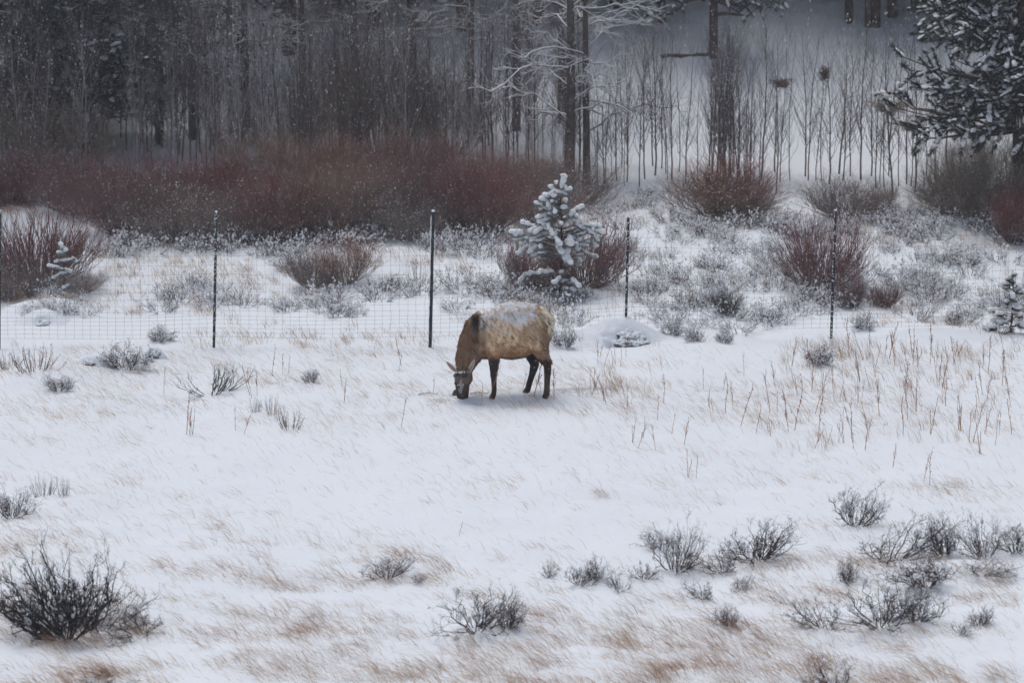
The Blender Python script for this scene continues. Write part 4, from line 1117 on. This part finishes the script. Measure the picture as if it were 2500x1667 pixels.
# near hind leg
loft(m, [(0.5, -0.13, 1.15, 0.22, 0.1), (0.51, -0.17, 0.98, 0.21, 0.11), (0.54, -0.17, 0.83, 0.155, 0.1), (0.6, -0.15, 0.69, 0.1, 0.075), (0.65, -0.14, 0.58, 0.07656, 0.06032), (0.672, -0.135, 0.52, 0.06728, 0.0522), (0.672, -0.135, 0.44, 0.06264, 0.04872), (0.668, -0.14, 0.3, 0.05336, 0.04408), (0.663, -0.14, 0.15, 0.0522, 0.04408), (0.658, -0.14, 0.07, 0.05568, 0.0464), (0.65, -0.145, 0, 0.05452, 0.04872)], upv=(1, 0, 0))
# far hind leg, a step ahead
loft(m, [(0.46, 0.18, 1.1, 0.2, 0.1), (0.42, 0.2, 0.92, 0.18, 0.11), (0.395, 0.21, 0.75, 0.145, 0.1), (0.41, 0.215, 0.62, 0.1, 0.075), (0.445, 0.22, 0.52, 0.09048, 0.0638), (0.455, 0.22, 0.45, 0.07656, 0.05568), (0.435, 0.22, 0.36, 0.0638, 0.04872), (0.4, 0.22, 0.24, 0.05452, 0.04408), (0.365, 0.215, 0.13, 0.05336, 0.04408), (0.35, 0.215, 0.06, 0.05104, 0.0464), (0.33, 0.21, 0, 0.05336, 0.04872)], upv=(1, 0, 0))
# tail stub
loft(m, [(.72, .05, 1.34, .03, .05), (.755, .05, 1.28, .03, .045), (.76, .05, 1.18, .02, .03)], upv=(1, 0, 0))
me0 = m.mesh('elk_rough', [])
tmp = obj('elk_tmp', me0)
md = tmp.modifiers.new('r', 'REMESH'); md.mode = 'VOXEL'; md.voxel_size = .014; md.use_smooth_shade = True
md = tmp.modifiers.new('s', 'SMOOTH'); md.factor = .6; md.iterations = 5
dg = bpy.context.evaluated_depsgraph_get()
me = bpy.data.meshes.new_from_object(tmp.evaluated_get(dg)); bpy.data.objects.remove(tmp)
nvv = len(me.vertices); V = np.empty(nvv * 3, np.float32); me.vertices.foreach_get('co', V); V = V.reshape(-1, 3).astype(float)
NRM = np.empty(nvv * 3, np.float32); me.vertex_normals.foreach_get('vector', NRM); NRM = NRM.reshape(-1, 3).astype(float)
# small lumps of winter coat
nz = (vn(V[:, 0] * 8, V[:, 1] * 8, V[:, 2] * 6, 60) - .5) * .02 + (vn((V[:, 0] + V[:, 2] * .7) * 40, V[:, 1] * 25, V[:, 2] * 14, 61) - .5) * .016
nz *= np.clip((V[:, 2] - .45) / .2, 0, 1); V = V + NRM * nz[:, None]
me.vertices.foreach_set('co', V.astype(np.float32).ravel()); me.update()

def sm(a, b, x): t = np.clip((x - a) / (b - a), 0, 1); return t * t * (3 - 2 * t)
def coat(p, nrm):
    x, y, z = p[:, 0], p[:, 1], p[:, 2]; n = len(x)
    fine = vn(x * 26, y * 26, z * 12, 70); mid_ = vn(x * 8, y * 8, z * 8, 71); streak = .6 * vn((x + z * .8) * 60, y * 24, (z - x * .6) * 11, 72) + .4 * vn((x + z * .8) * 22, y * 14, (z - x * .6) * 7, 73)
    wob = (mid_ - .5) * .10 + (fine - .5) * .06
    def L(c, f): nonlocal C; C = C * (1 - f[:, None]) + np.array(c)[None] * f[:, None]
    C = np.tile(np.array([[.76, .54, .34]]), (n, 1))
    L((.50, .27, .14), sm(.90, .72, z + wob))                                      # rusty lower flank
    L((.40, .255, .16), sm(.48, .62, x + wob) * sm(1.35, 1.0, z) )
    L((.10, .05, .03), sm(.70, .62, z + wob * .6) * sm(-.5, -.4, x))               # belly fringe
    nb = sm(-.36, -.52, x + wob * .9 + (1.1 - z) * .05 + (z > 1.35) * .06)
    L((.34, .205, .12), nb * sm(.2, .35, z))                                     # neck
    L((.07, .045, .035), nb * sm(1.10, 1.2, z + wob) * sm(1.42, 1.34, z + wob) * sm(-.64, -.57, x) )
    head = sm(.60, .50, z) * sm(-.54, -.58, x) * sm(-.15, -.22, y)
    L((.17, .115, .09), head); L((.055, .040, .036), head * sm(.20, .12, z + wob * .5)); L((.05, .034, .03), head * sm(-.42, -.47, y) * sm(.34, .26, z) * .75)
    leg = sm(.68, .54, z + wob * .5) * (1 - head) * (1 - nb * sm(.5, .62, z)) 
    L((.060, .038, .030), leg * sm(.0, .1, 1.0 - nb * (y < -.2)))
    L((.058, .037, .030), sm(.60, .54, z) * sm(.60, .5, x) * (1 - head))
    L((.10, .06, .045), sm(.40, .2, z) * sm(.5, .56, x) * .9)
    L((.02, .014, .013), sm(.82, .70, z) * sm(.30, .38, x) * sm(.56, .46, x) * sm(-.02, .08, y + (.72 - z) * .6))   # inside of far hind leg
    rump = sm(0, .07, x - (.45 + .46 * (1.57 - z)) + wob * .7) * sm(.80, 1.0, z)
    L((.80, .68, .52), rump)
    L((.12, .07, .045), sm(-.05, 0, x - (.45 + .46 * (1.57 - z))) * (1 - rump) * sm(1.0, 1.15, z) * sm(.45, .7, streak) * .7)
    dark = sm(.58, .75, streak) * sm(.55, .9, z) * (1 - head); C = C * (1 - .5 * dark[:, None])
    C *= (.78 + .44 * fine)[:, None]
    s = 1.0 * sm(.95, 1.48, z + wob * 2.4) * sm(-.50, -.42, x) * sm(.56, .40, x) * sm(-.1, .5, nrm[:, 2] + .35)
    s = s * sm(.44, .60, streak * .85 + fine * .15 + mid_ * .12 + (z - 1.3) * .4)
    s = np.maximum(s, .25 * head * sm(.60, .72, fine) * sm(-.42, -.46, y) * sm(.05, .12, z) * sm(.34, .26, z))
    s = np.maximum(s, .2 * sm(.62, .8, fine) * sm(.4, .52, z) * nb * sm(.62, .5, z))
    L((.92, .93, .95), np.clip(s, 0, .97))
    return np.clip(C, 0, 1)
Ccol = coat(V, NRM)
a = me.color_attributes.new('coat', 'FLOAT_COLOR', 'POINT'); a.data.foreach_set('color', np.concatenate([Ccol, np.ones((nvv, 1))], 1).astype(np.float32).ravel())
M_COAT, n_, b_ = mat('elk_coat')
at = n_.nodes.new('ShaderNodeAttribute'); at.attribute_name = 'coat'; n_.links.new(at.outputs['Color'], b_.inputs['Base Color'])
b_.inputs['Roughness'].default_value = .85; b_.inputs['Specular IOR Level'].default_value = .15
tn = noise_node(n_, 60, 3); bump(n_, b_, tn.outputs[0], .5, .01)
M_HORN = plain('dark_pedicle', (.022, .022, .026), .35); M_EYE = plain('eye', (.008, .007, .007), .12); M_HOOF = plain('hoof_horn', (.02, .016, .015), .5)
me.materials.clear(); me.materials.append(M_COAT)
for p in me.polygons: p.use_smooth = True
g = ELK; t = t_
ELK_S = (5.227 * FPX / t) ** -1 * 758       # local units were read at 758 crop pixels per metre
elk = empty('elk', g); elk.scale = (1, 1, 1)
tag(elk, 'cow elk with snow on its back grazing with its head down in the snow', 'elk')
body = obj('body', me, elk)
# hair
nh = 42000
tri = np.array([p.vertices[:3] for p in me.polygons]); ar = np.linalg.norm(np.cross(V[tri[:, 1]] - V[tri[:, 0]], V[tri[:, 2]] - V[tri[:, 0]]), axis=1)
fi = rng.choice(len(tri), nh, p=ar / ar.sum()); bc = rng.dirichlet((1, 1, 1), nh)
hp = (V[tri[fi]] * bc[..., None]).sum(1); hn = norm((NRM[tri[fi]] * bc[..., None]).sum(1))
cc_ = coat(hp, hn).mean(1); keep = (hp[:, 2] > .35) & ((cc_ < .55) | (rng.random(len(hp)) < .15)); hp, hn = hp[keep], hn[keep]; nh = len(hp)
flow = np.where((hp[:, 0] < -.45)[:, None], np.array([[.25, .0, -1.]]), np.array([[.8, 0, -.55]]))
head_m = (hp[:, 2] < .55) & (hp[:, 0] < -.55)
flow = norm(flow + rng.normal(0, .22, flow.shape)); flow = norm(flow - hn * (flow * hn).sum(1, keepdims=True))
ln = np.where(head_m, .012, np.where(hp[:, 0] < -.42, .050, .036)) * (.6 + .8 * rng.random(nh)); ln = np.where((hp[:, 2] < .66) & (hp[:, 2] > .56) & (hp[:, 0] > -.1), ln * 1.6, ln); ln = np.where(hp[:, 2] < .56, ln * .5, ln)
d = norm(flow + hn * .45); s_ = norm(np.cross(d, hn)) * .0026
tip = hp + d * ln[:, None]; hb = hp - hn * .003
Vh = np.stack([hb - s_, hb + s_, hb + hn * .004, tip], 1)
bI = (np.arange(nh) * 4)[:, None]; mh = MB(); hc = np.repeat(coat(hp, hn) * (.6 + .75 * rng.random((nh, 1))), 4, 0)
mh.add(Vh, bI + np.array([[0, 1, 3]]), 0, np.clip(hc, 0, .95)); mh.f.append((bI + np.array([[1, 2, 3]]), 0)); mh.f.append((bI + np.array([[2, 0, 3]]), 0))
fur = obj('fur', mh.mesh('fur', [M_COAT], color=True), elk); fur['kind'] = 'stuff'
# ears
def ear(bx, by, bz, tx, ty, tz, wd, face):
    b = np.array([bx, by, bz]); tpt = np.array([tx, ty, tz]); ax_ = norm(tpt - b); f = np.array(face, float); f = norm(f - ax_ * (f @ ax_)); s = np.cross(ax_, f)
    U, Wn = 14, 13; L = np.linalg.norm(tpt - b); vs = []; cs_ = []
    for shell in (0, 1):
        for i in range(U):
            u = i / (U - 1.); wdt = wd * (math.sin(min(1, u * 1.0 + .16) * math.pi) ** .75 if u < .98 else .02) * (1.0 - .25 * u)
            for j in range(Wn):
                vv = j / (Wn - 1.) * 2 - 1; cup = -.55 * wdt * (1 - vv * vv) * (1 - .3 * u)
                p = b + ax_ * (L * u) + s * (vv * wdt) + f * (cup - (.006 * (1 - abs(vv) ** 3) * (1 - u) + .002 if shell else 0))
                vs.append(p)
                if shell: c = np.array([.28, .19, .14]) * (1 - .6 * sm(.7, 1., np.array([u]))[0])
                else: c = np.array([.62, .50, .42]) * (.65 + .35 * abs(vv)) if u < .92 else np.array([.06, .045, .04])
                if not shell and abs(vv) > .85: c = np.array([.75, .62, .48])
                cs_.append(c)
    F = []
    for sh in (0, 1):
        o_ = sh * U * Wn
        for i in range(U - 1):
            for j in range(Wn - 1):
                q = [o_ + i * Wn + j, o_ + i * Wn + j + 1, o_ + (i + 1) * Wn + j + 1, o_ + (i + 1) * Wn + j]
                F.append(q if sh else q[::-1])
    for i in range(U - 1):
        for j in (0, Wn - 1):
            F.append([i * Wn + j, (i + 1) * Wn + j, U * Wn + (i + 1) * Wn + j, U * Wn + i * Wn + j])
    m = MB(); m.add(vs, F, 0, cs_); obj('ear', m.mesh('ear', [M_COAT], color=True), elk)
X_ = lambda cx: (cx - 1250) / 758.; Z_ = lambda cy, y: (1390 - cy) / 738. - y * .218
ear(-.86, -.46, .50, X_(448), -.46, Z_(945, -.46) - .0, .040, (.25, -1, .1))
ear(-.655, -.49, .47, X_(856), -.53, Z_(903, -.53), .046, (-.35, -1, .1))
# pedicles with snow between them
for cx, r_ in ((603, .052), (705, .055)):
    m = MB(); blobs(m, [(X_(cx), -.53, Z_(1150, -.53))], np.array([[r_, .045, r_ * .8]]), ICO2, .05); obj('pedicle', m.mesh('pedicle', [M_HORN]), elk)
m = MB(); k = 26; blobs(m, np.stack([X_(650) + rng.normal(0, .04, k), np.full(k, -.545) + rng.normal(0, .006, k), Z_(1108, -.54) + rng.normal(0, .008, k)], -1), np.full(k, .009), ICO1, .3)
k = 22; blobs(m, np.stack([X_(670) + rng.normal(0, .03, k), np.full(k, -.525) + rng.normal(0, .004, k), Z_(1245, -.53) + rng.normal(0, .03, k)], -1), np.full(k, .008), ICO1, .3)
obj('face_snow', m.mesh('face_snow', [M_SNOW]), elk)
for ex, ey in ((-.755 - .118, -.49), (-.755 + .125, -.485)):
    m = MB(); blobs(m, [(ex, ey, .30)], np.array([[.016, .018, .02]]), ICO2, 0); obj('eye', m.mesh('eye', [M_EYE]), elk)
m = MB(); blobs(m, [(-.765, -.455, .045)], np.array([[.055, .035, .035]]), ICO2, .03); obj('nose', m.mesh('nose', [M_HOOF]), elk)
for hx, hy, dx in ((-.245, -.18, -.02), (-.87, .05, -.02), (.645, -.145, -.02), (.322, .21, -.02)):
    hm = empty('hoof_pair')
    bpy.data.objects.remove(hm)
    m = MB()
    for s in (-1, 1):
        loft(m, [(hx + .01, hy + s * .019, .05, .034, .019), (hx - .005, hy + s * .021, .02, .044, .022), (hx - .015, hy + s * .022, -.03, .05, .024)], upv=(1, 0, 0), ns=10)
    obj('hoof', m.mesh('hoof', [M_HOOF]), elk)
# loose snow clumps lying on the back
bk = (NRM[:, 2] > -.1) & (V[:, 2] > 1.2 + .25 * vn(V[:, 0] * 7, V[:, 1] * 7, V[:, 2] * 7, 80)) & (V[:, 0] > -.42) & (V[:, 0] < .50)
ib = rng.choice(np.where(bk)[0], 1500); m = MB(); sz = .004 + .007 * rng.random(1500) ** 2
blobs(m, V[ib] + NRM[ib] * .008, np.stack([sz * 1.3, sz * 1.2, sz * .6], -1), ICO1, .3); obj('back_snow', m.mesh('back_snow', [M_SNOW]), elk)
elk.scale = (1 / 758. * 5.227 ** -1 * 0 + 1,) * 3
k_ = (5.227 * FPX / t) / 758.
elk.scale = (1 / k_,) * 3

# ------------------------------------------------------------------ falling snow
nf = 170000
P = np.stack([(rng.random(nf) - .5) * 30, 20 + 76 * rng.random(nf), -.5 + 14 * rng.random(nf)], -1)
P = P[P[:, 2] > height(P[:, 0], P[:, 1]) + .05]
oct_v = np.array([[1, 1, 1], [1, -1, -1], [-1, 1, -1], [-1, -1, 1]], float) * .8
oct_f = np.array([[0, 1, 2], [0, 2, 3], [0, 3, 1], [1, 3, 2]])
m = MB(); blobs(m, P, np.full(len(P), 1.) * (.0021 + .0024 * rng.random(len(P))), (oct_v, oct_f), .3)
M_FL = make_snow('snowflakes', 20, 40, .0, .01, (.9, .92, .95))
o = obj('falling_snow', m.mesh('falling_snow', [M_FL], smooth=False)); tag(o, 'fine snowflakes drifting through the air over the meadow', 'snowfall', kind='stuff')

# ------------------------------------------------------------------ haze
HAZE = 0.00045
if HAZE > 0:
    m = MB(); zt = 45; box(m, -70, 70, -6, 210, -5, zt)
    hz, n_, b_ = mat('haze_air'); n_.nodes.remove(b_)
    pv = n_.nodes.new('ShaderNodeVolumePrincipled'); pv.inputs['Color'].default_value = (.9, .93, 1, 1); pv.inputs['Density'].default_value = HAZE
    n_.links.new(pv.outputs[0], n_.nodes['Material Output'].inputs['Volume'])
    o = obj('haze', m.mesh('haze', [hz], smooth=False)); tag(o, 'pale falling snow haze filling the air', 'haze', kind='stuff')
